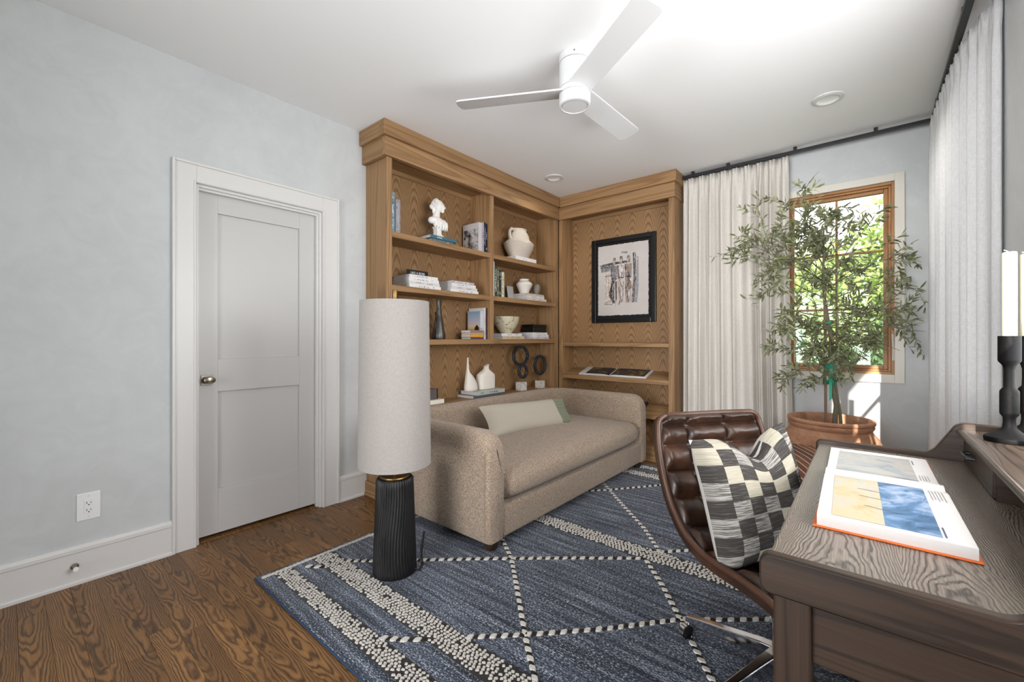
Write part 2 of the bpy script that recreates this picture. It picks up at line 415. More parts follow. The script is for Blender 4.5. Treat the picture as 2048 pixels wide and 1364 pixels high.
kn = m.build('knob', NICKEL, door, smooth=40); kn['label'] = 'oval satin nickel door knob'
bx('threshold', FLOOR_W, fl, XL - .13, XL - .01, DY0 + .017, DY1 - .017, 0.0002, .006, .002, label='wooden threshold strip')

# back window (casing, frame, sash, muntins, panes, lock lever)
win = tag(bpy.data.objects.new('window_1', None), 'wood-framed six-pane window with cream casing', 'window', kind='structure'); COL.objects.link(win); win.location = (-.19, YB, .85)
CO = .056
for a, b, c, d in ((WX0 - CO, WX0, WZ0 - CO - .008, WZ1 + CO), (WX1, WX1 + CO, WZ0 - CO - .008, WZ1 + CO), (WX0, WX1, WZ1, WZ1 + CO), (WX0, WX1, WZ0 - CO - .008, WZ0)):
    bx('casing', CASEW, win, a, b, YB - .022, YB, c, d, .002)
fw = .018
for ax, a, b, c, d in (('z', WX0, WX0 + fw, WZ0, WZ1), ('z', WX1 - fw, WX1, WZ0, WZ1), ('x', WX0 + fw, WX1 - fw, WZ1 - fw, WZ1), ('x', WX0 + fw, WX1 - fw, WZ0, WZ0 + fw)):
    bx('frame', WINW[ax], win, a, b, YB + .002, YB + .12, c, d, .002)
f2 = fw + .016
for ax, a, b, c, d in (('z', WX0 + fw, WX0 + f2, WZ0 + fw, WZ1 - fw), ('z', WX1 - f2, WX1 - fw, WZ0 + fw, WZ1 - fw), ('x', WX0 + f2, WX1 - f2, WZ1 - f2, WZ1 - fw), ('x', WX0 + f2, WX1 - f2, WZ0 + fw, WZ0 + f2)):
    bx('stop', WINW[ax], win, a, b, YB + .022, YB + .1, c, d, .003)
sw = .028; SY0, SY1 = YB + .042, YB + .085
gx0, gx1, gz0, gz1 = WX0 + f2, WX1 - f2, WZ0 + f2, WZ1 - f2
for ax, a, b, c, d in (('z', gx0, gx0 + sw, gz0, gz1), ('z', gx1 - sw, gx1, gz0, gz1), ('x', gx0 + sw, gx1 - sw, gz1 - sw, gz1), ('x', gx0 + sw, gx1 - sw, gz0, gz0 + sw)):
    bx('sash', WINW[ax], win, a, b, SY0, SY1, c, d, .004)
gx0 += sw; gx1 -= sw; gz0 += sw; gz1 -= sw
mx = (gx0 + gx1) / 2; hz = [gz0 + (gz1 - gz0) * k / 3 for k in range(4)]
bx('muntin', WINW['z'], win, mx - .008, mx + .008, SY0 + .006, SY1 - .006, gz0, gz1, .003)
for k in (1, 2): bx('muntin', WINW['x'], win, gx0, gx1, SY0 + .006, SY1 - .006, hz[k] - .008, hz[k] + .008, .003)
def glass(name):
    g = G(name); t = g.t
    tr = g.n('ShaderNodeBsdfTransparent', {0: (.97, .985, .98)}); gl = g.n('ShaderNodeBsdfGlossy', {'Roughness': .02})
    fr = g.n('ShaderNodeFresnel', {'IOR': 1.45}); mxs = g.n('ShaderNodeMixShader', {0: g.math('MULTIPLY', fr.outputs[0], .6), 1: tr.outputs[0], 2: gl.outputs[0]})
    t.links.new(mxs.outputs[0], g.out.inputs[0]); return g.m
GLASS = glass('window_glass')
for i in range(2):
    for k in range(3):
        a, b = (gx0, mx - .008) if i == 0 else (mx + .008, gx1)
        bx('pane', GLASS, win, a, b, SY0 + .018, SY0 + .022, hz[k] + (.008 if k else 0), hz[k + 1] - (.008 if k < 2 else 0), 0)
m = MB().tube([(WX1 - .010, YB + .004, 1.215), (WX1 - .010, YB - .012, 1.21), (WX1 - .006, YB - .016, 1.10), (WX1 - .006, YB - .014, 1.02)], [.006, .007, .006, .008], 8)
lk = m.build('lock_lever', CASEW, win, smooth=40); lk['label'] = 'cream casement lock lever'
# right window outside the frame: two casements with horizontal muntins
win2 = tag(bpy.data.objects.new('window_2', None), 'wood window in the right wall beyond the frame', 'window', kind='structure'); COL.objects.link(win2); win2.location = (XR, 1.28, .85)
ym = 1.12
for a, b, c, d, ax in ((RY0, RY0 + .05, RZ0, RZ1, 'z'), (RY1 - .05, RY1, RZ0, RZ1, 'z'), (ym - .04, ym + .04, RZ0, RZ1, 'z'), (RY0 + .05, RY1 - .05, RZ0, RZ0 + .05, 'y'), (RY0 + .05, RY1 - .05, RZ1 - .05, RZ1, 'y'), ):
    bx('frame', WINW[ax], win2, XR + .06, XR + .11, a, b, c, d, .003)
for zc in (1.418, 1.888): bx('muntin', WINW['y'], win2, XR + .040, XR + .060, RY0, RY1, zc - .015, zc + .015, .002)
added_win = tag(bpy.data.objects.new('added_window', None), 'added unseen window behind the right linen curtain for fill light', 'window', kind='structure'); COL.objects.link(added_win); added_win.location = (XR, 3.4, .85)
for a, b, c, d, ax in ((QY0, QY0 + .05, RZ0, RZ1, 'z'), (QY1 - .05, QY1, RZ0, RZ1, 'z'), (QY0 + .05, QY1 - .05, RZ0, RZ0 + .05, 'y'), (QY0 + .05, QY1 - .05, RZ1 - .05, RZ1, 'y')):
    bx('frame', WINW[ax], added_win, XR + .03, XR + .09, a, b, c, d, .003)
op = tag(bpy.data.objects.new('trim_3', None), 'added white cased opening behind the viewer for fill light', 'door casing', kind='structure'); COL.objects.link(op); op.location = (-1.45, YF, 0)
for a, b, c, d in ((FX0 - .11, FX0, 0, FZ1 + .11), (FX1, FX1 + .11, 0, FZ1 + .11), (FX0, FX1, FZ1, FZ1 + .11)): bx('casing', TRIM, op, a, b, YF, YF + .02, c, d, .002)

# ================================================================== BUILT-IN OAK BOOKCASE (left wall)
bk = thing('built_in_bookcase', 'natural oak built-in bookcase full of books behind the sofa', 'bookcase', (-2.8, 2.9, 0))
XF = -2.66; BY0, BY1 = 1.786, 4.01; XBK = -2.93
S1, S2, S3, S4 = 1.968, 1.577, 1.175, .64; ZC = 2.54
g_ = .002
bx('side_panel', OAK['z'], bk, XL + .001, XF - .001, BY0 + .004, 1.828, .0, 2.50, .0015)
bx('stile', OAK['z'], bk, XF - .02, XF, BY0, 1.830, .0, 2.50, .002)
bx('divider', OAK['z'], bk, XBK, XF, 2.888, 2.930, S3 - .002, ZC, .002)
bx('end_panel', OAK['z'], bk, XBK, XF - .02, 3.955, 4.0, 0, ZC, .001)
bx('stile', OAK['z'], bk, XF - .02, XF, 3.955, 4.008, 0, 2.50, .002)
for z, th, y0, y1 in ((S1, .043, 1.828, 2.888), (S1, .043, 2.930, 3.955), (S2, .043, 1.828, 2.888), (S2, .043, 2.930, 3.955), (S3, .042, 1.828, 3.955), (S4, .042, 1.828, 3.955), (.30, .04, 1.828, 3.955)):
    bx('shelf', OAK['y'], bk, XBK, XF - .003, y0, y1, z - th, z, .0015)
for y0, y1 in ((1.828, 2.899), (2.901, 3.955)): bx('back_panel', OAKP['y'], bk, XL + .001, XBK, y0, y1, 0, ZC, 0)
for y0, y1 in ((1.828, 2.888), (2.930, 3.955)): bx('back_rail', OAK['y'], bk, XBK, XBK + .012, y0, y1, 2.50, ZC, .001)
bx('top_board', OAK['y'], bk, XL + .001, XF - .02, 1.79, 4.0, ZC, ZC + .02, .001)
bx('frieze', OAK['y'], bk, XF - .022, XF + .02, 1.756, 3.990, 2.50, 2.634, .002)
bx('frieze_return', OAK['x'], bk, XL + .001, XF - .022, 1.756, 1.788, 2.50, 2.634, .002)
bx('crown', OAK['y'], bk, XF - .022, -2.615, 1.733, 3.966, 2.634, 2.742, .003)
bx('crown_return', OAK['x'], bk, XL + .001, XF - .022, 1.733, 1.79, 2.634, 2.742, .003)
bx('base_board', OAK['x'], bk, XL + .001, XF + .014, BY0 - .014, BY0 + .004, 0, .105, .003)
bx('base_board', OAK['y'], bk, XF - .002, XF + .014, BY0 + .004, 3.99, 0, .105, .003)
bx('shoe_moulding', OAK['x'], bk, XL + .02, XF + .026, BY0 - .027, BY0 - .014, 0, .022, .008)

# back display unit
du = thing('display_cabinet', 'tall oak display alcove with framed art and open shelves beside the curtain', 'cabinet', (-2.0, 4.1, 0))
UF = 4.01; UX0, UX1 = -2.654, -1.390; UB = 4.235
bx('stile', OAK['z'], du, UX0, -2.604, UF, UF + .022, 0, 2.50, .002)
bx('stile', OAK['z'], du, -1.430, UX1, UF, UF + .022, 0, 2.50, .002)
bx('inner_side', OAK['z'], du, -2.640, -2.604, UF + .022, UB, 0, ZC, .001)
bx('side_panel', OAK['z'], du, -1.430, -1.377, UF + .004, YB - .001, 0, 2.50, .0015)
bx('back_panel', OAKP['x'], du, -2.604, -1.430, UB, YB - .001, 0, ZC, 0)
bx('back_rail', OAK['x'], du, -2.604, -1.430, UB - .012, UB, 2.50, ZC, .001)
bx('top_board', OAK['x'], du, -2.64, -1.40, UF + .02, YB - .001, ZC, ZC + .02, .001)
for z, th in ((1.135, .036), (.14, .036)):
    bx('shelf', OAK['x'], du, -2.604, -1.430, UF + .002, UB, z - th, z, .0015)
for z0_, z1_, th in ((.784, .852, .042), (.440, .530, .036)):           # slanted magazine shelves
    MB().prism([(UF + .002, z0_ - th), (UF + .002, z0_), (UB, z1_), (UB, z1_ - th)], 'yz', -2.604, -1.430).build('slanted_shelf', OAK['x'], du, bevel=.0015)
bx('frieze', OAK['x'], du, -2.640, -1.366, 3.990, UF + .022, 2.50, 2.634, .002)
bx('frieze_return', OAK['y'], du, -1.398, -1.366, UF + .022, YB - .001, 2.50, 2.634, .002)
bx('crown', OAK['x'], du, -2.615, -1.347, 3.966, UF + .022, 2.634, 2.742, .003)
bx('crown_return', OAK['y'], du, -1.390, -1.347, UF + .022, YB - .001, 2.634, 2.742, .003)
bx('base_board', OAK['x'], du, -2.640, -1.366, UF - .014, UF, 0, .105, .003)
bx('shoe_moulding', OAK['x'], du, -2.63, -1.355, UF - .028, UF - .014, 0, .024, .008)

# ================================================================== RUG
def rug_mat():
    g = G('blue_striated_rug'); v = g.coord()
    big = g.noise(g.scale(v, (1.1, 26, 1)), 1, 3, .6); fine = g.math('ADD', g.noise(g.scale(v, (95, 210, 1)), 1, 2, .65), g.math('MULTIPLY', g.math('SUBTRACT', g.noise(g.scale(v, (2.5, 40, 1)), 1, 3, .6), .5), .45))
    loop = g.n('ShaderNodeTexVoronoi', {'Vector': v, 'Scale': 210.0}).outputs
    c1 = g.ramp(big, [(.28, srgb(32, 35, 43)), (.45, srgb(54, 61, 76)), (.6, srgb(80, 89, 105)), (.78, srgb(46, 50, 60))])
    c2 = g.mix(g.mrange(fine, .53, .66), c1, srgb(168, 174, 184))
    c3 = g.mix(g.mrange(fine, .47, .34), c2, srgb(20, 22, 28))
    # dark grounds under the two-tone stipple bands (woven into the rug)
    q = g.n('ShaderNodeSeparateXYZ', {0: v}).outputs[1]
    mask = None
    for a, b in RUG_BANDS:
        k = g.math('MULTIPLY', g.math('GREATER_THAN', q, a - .004), g.math('LESS_THAN', q, b + .004))
        mask = k if mask is None else g.math('ADD', mask, k)
    col = g.mix(mask, c3, srgb(44, 40, 38))
    g.bump(g.math('ADD', loop[0], g.math('MULTIPLY', fine, .6)), .6, .004)
    return g.pbr(col, .95, 0, .1, sheen=.15)
RX0, RX1, RYY0, RYY1 = -2.305, .075, .80, 3.86
RL = RYY1 - RYY0
RUG_BANDS = [(.072, .155), (.262, .372), (1.395, 1.515), (RL - .372, RL - .262), (RL - .155, RL - .072)]
rug = thing('area_rug', 'blue woven area rug with cream diamond lattice and stippled bands', 'rug', (RX0, RYY0, 0))
W = RX1 - RX0
m = MB().rbox((W / 2, RL / 2, .007), (W, RL, .012), .005, n=2)
m.build('rug_field', rug_mat(), rug, local=True, smooth=50)
CREAMT = plain('cream_wool_tuft', srgb(200, 195, 188), .95, spec=.1, var=.14, nscale=300, bump=.4)
DARKT = plain('charcoal_wool_tuft', srgb(48, 44, 42), .95, spec=.1, var=.2, nscale=300, bump=.4)
rr = random.Random(11)
def tuft(mb, px, py, lx, ly, ang, hgt=.005, mi=0, skew=0):
    b = len(mb.v); z0 = .0128; ca, sa = math.cos(ang), math.sin(ang)
    base = [(-.5, -.32), (-.28, -.5), (.28, -.5), (.5, -.3), (.5, .32), (.28, .5), (-.28, .5), (-.5, .3)]
    for s, z in ((1, z0), (.86, z0 + hgt)):
        for u, w in base:
            uu = u * lx * s + skew * w * ly; ww = w * ly * s
            mb.v.append((px + uu * ca - ww * sa, py + uu * sa + ww * ca, z))
    for k in range(8):
        l = (k + 1) % 8; mb.face((b + k, b + l, b + 8 + l, b + 8 + k), mi)
    mb.face([b + 8 + k for k in range(8)], mi)
mc = MB()
for a, b in RUG_BANDS:
    rows = max(5, round((b - a) / .0125)); dy = (b - a) / rows
    for i in range(rows):
        x = .05 + (i % 2) * .0105 + rr.uniform(-.002, .002)
        while x < W - .05:
            if rr.random() > .035 and not (i in (0, rows - 1) and rr.random() < .3):
                tuft(mc, x + rr.uniform(-.002, .002), a + (i + .5) * dy + rr.uniform(-.0015, .0015), .0130 * rr.uniform(.8, 1.2), .0086 * rr.uniform(.85, 1.15), rr.uniform(-.35, .35) + .45, .0045)
            x += .0205 * rr.uniform(.92, 1.08)
tag(mc.build('stipple_tufts', CREAMT, rug, local=True, smooth=60), 'cream stippled tuft bands', kind='stuff')
lines = [[(.20, .372), (.327, .470), (.60, .72), (.851, .942), (1.13, 1.18), (1.397, 1.397)],
         [(.845, .155), (.914, .200), (.99, .262)], [(1.10, .372), (1.266, .528), (1.5, .77), (1.707, 1.016), (1.86, 1.14), (1.978, 1.241), (2.17, 1.395)],
         [(1.433, .372), (1.266, .528), (1.05, .745), (.851, .942), (.69, 1.060), (.34, 1.395)],
         [(2.20, .44), (1.899, .759), (1.80, .89), (1.707, 1.016), (1.56, 1.21), (1.397, 1.397)], [(1.95, .372), (2.2, .60)], [(.09, .21), (.17, .262)],
         [(1.433, 1.515), (1.25, 1.74), (1.0, 1.985), (.774, 2.214), (.45, 2.53), (.29, 2.69)], [(.16, 1.515), (.45, 1.86), (.774, 2.214), (1.064, 2.601), (1.14, 2.688)],
         [(1.433, 1.515), (1.66, 1.75), (1.9, 2.0), (2.25, 2.36)], [(2.25, 1.62), (1.9, 2.0), (1.5, 2.40), (1.2, 2.688)]]
ml = MB()
for pl in lines:
    for (ax_, ay_), (bx_, by_) in zip(pl, pl[1:]):
        L = math.hypot(bx_ - ax_, by_ - ay_); an = math.atan2(by_ - ay_, bx_ - ax_); n = max(2, round(L / .0245)); n += n % 2
        for k in range(n):
            t = (k + .5) / n; lx = L / n
            tuft(ml, ax_ + (bx_ - ax_) * t, ay_ + (by_ - ay_) * t, lx * (1.12 if k % 2 == 0 else .9), (.024 if k % 2 == 0 else .019) * rr.uniform(.9, 1.1), an + rr.uniform(-.06, .06), .006 if k % 2 == 0 else .0035, 0 if k % 2 == 0 else 1, skew=.45)
tag(ml.build('lattice_tufts', [CREAMT, DARKT], rug, local=True, smooth=60), 'twisted cream and charcoal lattice lines', kind='stuff')
for a, b in ((.022, .042), (W - .075, W - .045)):
    m = MB(); y = .03
    while y < RL - .03:
        tuft(m, (a + b) / 2 + rr.uniform(-.002, .002), y, b - a, .022, 0, .004); y += .0205
    tag(m.build('side_stripe', CREAMT, rug, local=True, smooth=60), 'cream stripe along the rug edge', kind='stuff')
m = MB().tube([(.0, .0, .006), (W, .0, .006), (W, RL, .006), (0, RL, .006), (0, 0, .006)], .0058, 8)
m.build('bound_edge', plain('navy_binding', srgb(38, 54, 78), .9, var=.25, nscale=300, bump=.5), rug, local=True, smooth=60)

# ================================================================== SOFA
def boucle(name, c):
    g = G(name); v = g.coord()
    n1 = g.noise(v, 120, 2, .6, .6); n2 = g.noise(v, 9, 3)
    vor = g.n('ShaderNodeTexVoronoi', {'Vector': v, 'Scale': 150.0}).outputs[0]
    f = g.mrange(g.math('ADD', g.math('MULTIPLY', n1, .7), g.math('MULTIPLY', vor, .5)), .3, .8)
    col = g.mix(f, tuple(min(1, x * 1.22) for x in c), tuple(x * .58 for x in c))
    col = g.mix(g.mrange(n2, .3, .7, 0, .15), col, tuple(x * .8 for x in c))
    g.bump(g.math('SUBTRACT', n1, vor), .9, .004)
    return g.pbr(col, .95, 0, .1, sheen=.25)
BOUC = boucle('beige_boucle', srgb(172, 152, 133))
sofa = thing('sofa', 'beige boucle sofa with curved wraparound back and single seat cushion', 'sofa', (-2.09, 2.735, .0))
SXF, SXB, SY_0, SY_1, TH = -1.555, -2.60, 1.672, 3.80, .138
path = []
c0, c1, xb, rad = SY_0 + TH / 2, SY_1 - TH / 2, SXB + TH / 2, .22
for d in (0, .006, .018, .035, .06, .09, .13, .25, .4, .6): path.append((SXF - d, c0, d))
NA = 10
for i in range(NA + 1):
    a = math.pi / 2 * i / NA; path.append((xb + rad - rad * math.sin(a), c0 + rad - rad * math.cos(a), 9))
for i in range(1, 14): path.append((xb, c0 + rad + (c1 - c0 - 2 * rad) * i / 14, 9))
for i in range(NA + 1):
    a = math.pi / 2 * i / NA; path.append((xb + rad - rad * math.cos(a), c1 - rad + rad * math.sin(a), 9))
for d in (.6, .4, .25, .13, .09, .06, .035, .018, .006, 0): path.append((SXF - d, c1, d))
rings = []
for i, (px, py, d) in enumerate(path):
    a = Vector(path[max(i - 1, 0)][:2]); b = Vector(path[min(i + 1, len(path) - 1)][:2]); t = (b - a).normalized()
    nrm = Vector((t.y, -t.x))                      # points outwards
    if nrm.dot(Vector((px, py)) - Vector(((SXF + SXB) / 2 + .2, 2.735))) < 0: nrm = -nrm
    zt = .672; rf = .11
    if d < rf: zt = .672 - rf + math.sqrt(max(0, rf * rf - (rf - d) ** 2)) * 1.0
    sh = TH / 2 - (.016 * (1 - math.sqrt(max(0, 1 - (1 - min(d / .03, 1)) ** 2))) if d < .03 else 0)
    r = .055
    prof = [(sh - .012, .072), (sh, .10), (sh, .25), (sh - .002, zt - r)]
    for k in range(1, 6):
        aa = math.pi / 2 * k / 5; prof.append((sh - .002 - r * (1 - math.cos(aa)), zt - r + r * math.sin(aa)))
    prof.append((-(sh - r), zt))
    for k in range(1, 6):
        aa = math.pi / 2 * k / 5; prof.append((-(sh - r) - r * math.sin(aa), zt - r + r * math.cos(aa)))
    prof += [(-sh, .40), (-sh, .20), (-(sh - .01), .072)]
    rings.append([(px + nrm.x * o, py + nrm.y * o, z) for o, z in prof])
MB().loft(rings).build('back_and_arms', BOUC, sofa, smooth=60)
MB().rbox(((SXF - .48 + SXF - .002) / 2 - .0, 2.736, .158), (.478, SY_1 - SY_0 - 2 * TH + .03, .180), .022, n=3).build('base_rail', BOUC, sofa, smooth=60)
def cush(p, pos):
    k = (1 - p[0] ** 2) * (1 - p[1] ** 4)
    z = pos.z + (.030 * k if p[2] > 0 else 0)
    z += .006 * math.sin(pos.y * 5 + 1) * (1 if p[2] > 0 else 0) * (1 - p[0] ** 2)
    x, y = pos.x, pos.y
    e = max(0, abs(p[1]) - .80) / .20                 # rounded ends
    x = x - (.05 * e ** 2.2 if p[0] > 0 else -.12 * e ** 2)
    x += .012 * (1 - p[2] ** 2) * (1 if p[0] > .9 else 0)
    return (x, y, z)
MB().rbox((-1.995, 2.736, .343), (.905, 1.846, .182), .078, n=6, fn=cush).build('seat_cushion', BOUC, sofa, smooth=60)
SEAM = plain('beige_seam', srgb(140, 124, 106), .95, var=.15)
for yc in (c0, c1):                                   # topstitched seam around each arm front
    pts = []
    sgn = -1 if yc == c0 else 1
    for z in (.10, .25, .40, .56): pts.append((SXF - .028, yc + sgn * (TH / 2 + .000), z))
    MB().tube(pts, .0035, 6).build('welt_seam', SEAM, sofa, smooth=60)
FOOT = wood('dark_walnut_foot', srgb(62, 46, 36), srgb(26, 18, 13), 'z', rough=.4)
for fx, fy in ((SXF - .06, SY_0 + .085), (SXF - .06, SY_1 - .085), (SXB + .12, SY_0 + .12), (SXB + .12, SY_1 - .12)):
    MB().lathe([(.034, .0136), (.038, .03), (.042, .06), (.042, .09)], (fx, fy, 0), 20).build('foot', FOOT, sofa, smooth=40)

# pillows -------------------------------------------------------------------
def pillow_mesh(w, h, t, n=26, dent=0, dimp=.07, seed=1, puff=.55):
    m = MB(); uvs = []
    def P(u, v, s):
        x = w / 2 * u * (1 - dimp * (1 - v * v)); y = h / 2 * v * (1 - dimp * (1 - u * u))
        k = max(0, (1 - u ** 4) * (1 - v ** 4)) ** puff
        z = s * t / 2 * k + .010 * mnoise.noise((u * 1.8 + seed, v * 1.8, s * .7)) * k
        if dent:
            d = math.exp(-((u - .12) / .34) ** 2) * max(0, (v + .15) / 1.15) ** 1.6
            y -= dent * d; z -= s * .02 * d
        return (x, y, z)
    for s in (1, -1):
        m.grid(lambda a, b: P(a * 2 - 1, b * 2 - 1, s), n, n, 0 if s > 0 else 1)
        uvs += [(i / n, j / n) for i in range(n + 1) for j in range(n + 1)]
    return m, uvs
def place_pillow(name, label, M, m, uvs, mats, parts_cat='cushion'):
    m.xf(M)
    t = thing(name, label, parts_cat, tuple(M.translation))
    o = m.build('cover', mats, t, smooth=60, uv=lambda i: uvs[i])
    return t
def basis(o, x, y, z):
    M = Matrix((x, y, z)).transposed().to_4x4(); M.translation = o; return M
def orth(n, up):
    n = Vector(n).normalized(); y = (Vector(up) - n * Vector(up).dot(n)).normalized(); x = y.cross(n).normalized(); return x, y, n
def lumbar_mat():
    g = G('linen_with_green_stripe'); uv = g.coord('UV'); s = g.n('ShaderNodeSeparateXYZ', {0: uv}); x = s.outputs[0]; y = s.outputs[1]
    wv = g.noise(g.scale(uv, (260, 90, 1)), 1, 2)
    lin = g.mix(wv, srgb(164, 155, 141), srgb(188, 180, 167))
    st = g.math('PINGPONG', g.math('MULTIPLY', y, 22), .5)
    grn = g.mix(g.mrange(st, .30, .36), srgb(84, 98, 74), srgb(168, 166, 148))
    col = g.mix(g.math('GREATER_THAN', x, .805), lin, grn)
    g.bump(wv, .25, .002)
    return g.pbr(col, .92, 0, .1, sheen=.2)
m, uvs = pillow_mesh(.96, .275, .15, seed=3, puff=.5)
x_, y_, z_ = orth((.80, -.28, .52), (-.25, 0, 1))
ldir = Vector((.16, 1, -.03)).normalized(); nn_ = (Vector((.78, 0, .55)) - ldir * Vector((.78, 0, .55)).dot(ldir)).normalized(); upv = nn_.cross(ldir).normalized()
Ml = basis(Vector((-2.13, 2.79, .54)), ldir, upv if upv.z > 0 else -upv, nn_)
if Ml.to_3x3().determinant() < 0: Ml = basis(Vector((-2.13, 2.79, .54)), ldir, upv if upv.z > 0 else -upv, -nn_)
lum = place_pillow('lumbar_cushion', 'long cream linen lumbar cushion with green striped end on the sofa', Ml, m, uvs, [lumbar_mat(), lumbar_mat()])

# ================================================================== FLOOR LAMP
LX, LY = -1.835, 1.278
lamp = thing('floor_lamp', 'floor lamp with tall linen drum shade and black fluted base', 'lamp', (LX, LY, 0))
def flute(a, z): return 1 + .050 * abs(math.sin(22 * (a + .10 * math.sin(z * 11)))) ** .8 - .025
pr = [(.098, .0125)] + [(.106 - .016 * (k / 20), .02 + .458 * k / 20) for k in range(21)] + [(.084, .487), (.001, .488)]
g = G('black_carved_wood'); f = g.noise(g.scale(g.coord(), (60, 60, 12)), 1, 3)
BLKCARVE = g.pbr(g.mix(f, srgb(9, 9, 10), srgb(28, 27, 27)), .5, 0, .4)
MB().lathe(pr, (LX, LY, 0), 288, wob=flute).build('base', BLKCARVE, lamp, smooth=50)
MB().lathe([(.070, .486), (.072, .492), (.070, .497), (.02, .498)], (LX, LY, 0), 40).build('top_plate', BRASS, lamp, smooth=40)
MB().lathe([(.011, .496), (.011, 1.39)], (LX, LY, 0), 16).build('stem', BRASS, lamp, smooth=40)
def linen(name, c, warp=(420, 420, 60)):
    g = G(name); v = g.coord()
    a = g.noise(g.scale(v, warp), 1, 2); b = g.noise(g.scale(v, (60, 60, 500)), 1, 2)
    f = g.math('MULTIPLY', g.math('ADD', a, b), .5)
    col = g.mix(g.mrange(f, .35, .65), tuple(x * .90 for x in c), tuple(min(1, x * 1.06) for x in c))
    g.bump(f, .2, .001)
    g.pbr(col, .9, 0, .1)
    return g
LIN = linen('oatmeal_linen_shade', srgb(158, 152, 148)).m
sh = []
for k in range(65):
    a = 2 * math.pi * k / 64
r_t, r_b, zt_, zb_ = .170, .179, 1.372, .552
MB().lathe([(r_b - .004, zb_), (r_b, zb_), (r_b, zb_ + .004), (r_t, zt_ - .004), (r_t, zt_), (r_t - .004, zt_), (r_t - .004, zt_ - .004), (r_b - .004, zb_ + .004), (r_b - .004, zb_)], (LX, LY, 0), 72, cap0=False, cap1=False).build('shade', LIN, lamp, smooth=50)
m = MB()
for a in range(3):
    an = 2 * math.pi * a / 3 + .4; m.tube([(LX + .008 * math.cos(an), LY + .008 * math.sin(an), 1.345), (LX + (r_t - .005) * math.cos(an), LY + (r_t - .005) * math.sin(an), 1.345)], .003, 6)
m.build('shade_spider', BRASS, lamp, smooth=40)
MB().lathe([(.001, 1.386), (.011, 1.388), (.012, 1.395), (.012, 1.425), (.010, 1.432), (.001, 1.433)], (LX, LY, 0), 20).build('finial', BRASS, lamp, smooth=40)
MB().tube([(LX + .085, LY + .055, .03), (LX + .105, LY + .075, .019), (LX + .07, LY + .12, .018), (LX - .04, LY + .20, .018), (LX - .22, LY + .36, .018)], .004, 8).build('cord', BLACKM, lamp, smooth=60)

# ================================================================== DESK (far end y=2.15, against the right wall)
dx0, dx1, dy0, dy1, dz = -.150, .445, .935, 2.150, .760
desk = thing('writing_desk', 'dark grey-brown oak writing desk with raised back shelf and gallery edge', 'desk', (.15, 1.54, 0))
MB().box(dx0 + .0, dx1, dy0 + .022, dy1 - .022, dz - .028, dz).build('top', DESK_TOP, desk, bevel=.004)
def arc(cx, cy, r, a0, a1, n=6): return [(cx + r * math.cos(R(a0 + (a1 - a0) * k / n)), cy + r * math.sin(R(a0 + (a1 - a0) * k / n))) for k in range(n + 1)]
zr, zh = .7785, .8935
prof = [(dx0 - .018 + .03, dz - .05)] + [] 
prof = arc(dx0 + .010, zr - .020, .020, 180, 90) + [(.10, zr)] + arc(.150, zr + .045, .045, -90, -38, 5) + arc(.262, zh - .036, .036, 142, 90, 5) + [(dx1, zh), (dx1, dz - .058)] + arc(dx0 + .010, dz - .038, .020, 270, 180)
for ya_, yb_ in ((dy0, dy0 + .024), (dy1 - .024, dy1)):
    MB().prism(prof, 'xz', ya_, yb_).build('gallery_end', DESKW['x'], desk, bevel=.004, smooth=30)
bx('apron', DESKW['y'], desk, dx0 + .03, dx0 + .05, dy0 + .06, dy1 - .06, .625, dz - .028, .002)
bx('apron', DESKW['x'], desk, dx0 + .06, dx1 - .06, dy0 + .030, dy0 + .05, .585, dz - .056, .002)
bx('apron', DESKW['x'], desk, dx0 + .06, dx1 - .06, dy1 - .05, dy1 - .03, .585, dz - .056, .002)
bx('apron', DESKW['y'], desk, dx1 - .04, dx1 - .02, dy0 + .06, dy1 - .06, .60, dz - .028, .002)
for lx in (dx0 + .012, dx1 - .072):
    for ly in (dy0 + .010, dy1 - .070):
        m = MB(); a = .060
        m.loft([[(lx + e, ly + e, z), (lx + a - e, ly + e, z), (lx + a - e, ly + a - e, z), (lx + e, ly + a - e, z)] for e, z in ((.006, .0125 if lx < .1 else .0005), (0, .35), (0, dz - .0575))])
        m.build('leg', DESKW['z'], desk, bevel=.004)
# raised back shelf
rz = .872
MB().box(.246, dx1, dy0 + .024, dy1 - .024, rz - .014, rz).build('riser_shelf', wood('riser_oak', srgb(92, 78, 67), srgb(34, 26, 22), 'y', cross=9, along=1.5, freq=14, width=.55, strength=.8, rough=.32, fcross=240), desk, bevel=.003)
MB().tube([(.246, dy0 + .025, rz - .007), (.246, dy1 - .025, rz - .007)], .0085, 14).build('rounded_nosing', DESKW['y'], desk, smooth=60)
bx('riser_back', DESKW['y'], desk, dx1 - .012, dx1, dy0 + .024, dy1 - .024, dz, rz - .014, .001)
bx('riser_divider', DESKW['x'], desk, .262, dx1 - .012, 1.668, 1.684, dz, rz - .014, .001)
bx('riser_divider', DESKW['x'], desk, .262, dx1 - .012, 1.25, 1.266, dz, rz - .014, .001)
dr = bx('drawer', DESKW['y'], desk, .256, .40, 1.686, dy1 - .026, dz + .003, rz - .017, .002)
MB().tube([(.256, 2.02, .812), (.240, 2.02, .812), (.238, 2.0, .812), (.238, 1.95, .812), (.240, 1.93, .812), (.256, 1.93, .812)], .0055, 8).build('drawer_pull', BLACKM, dr, smooth=50)

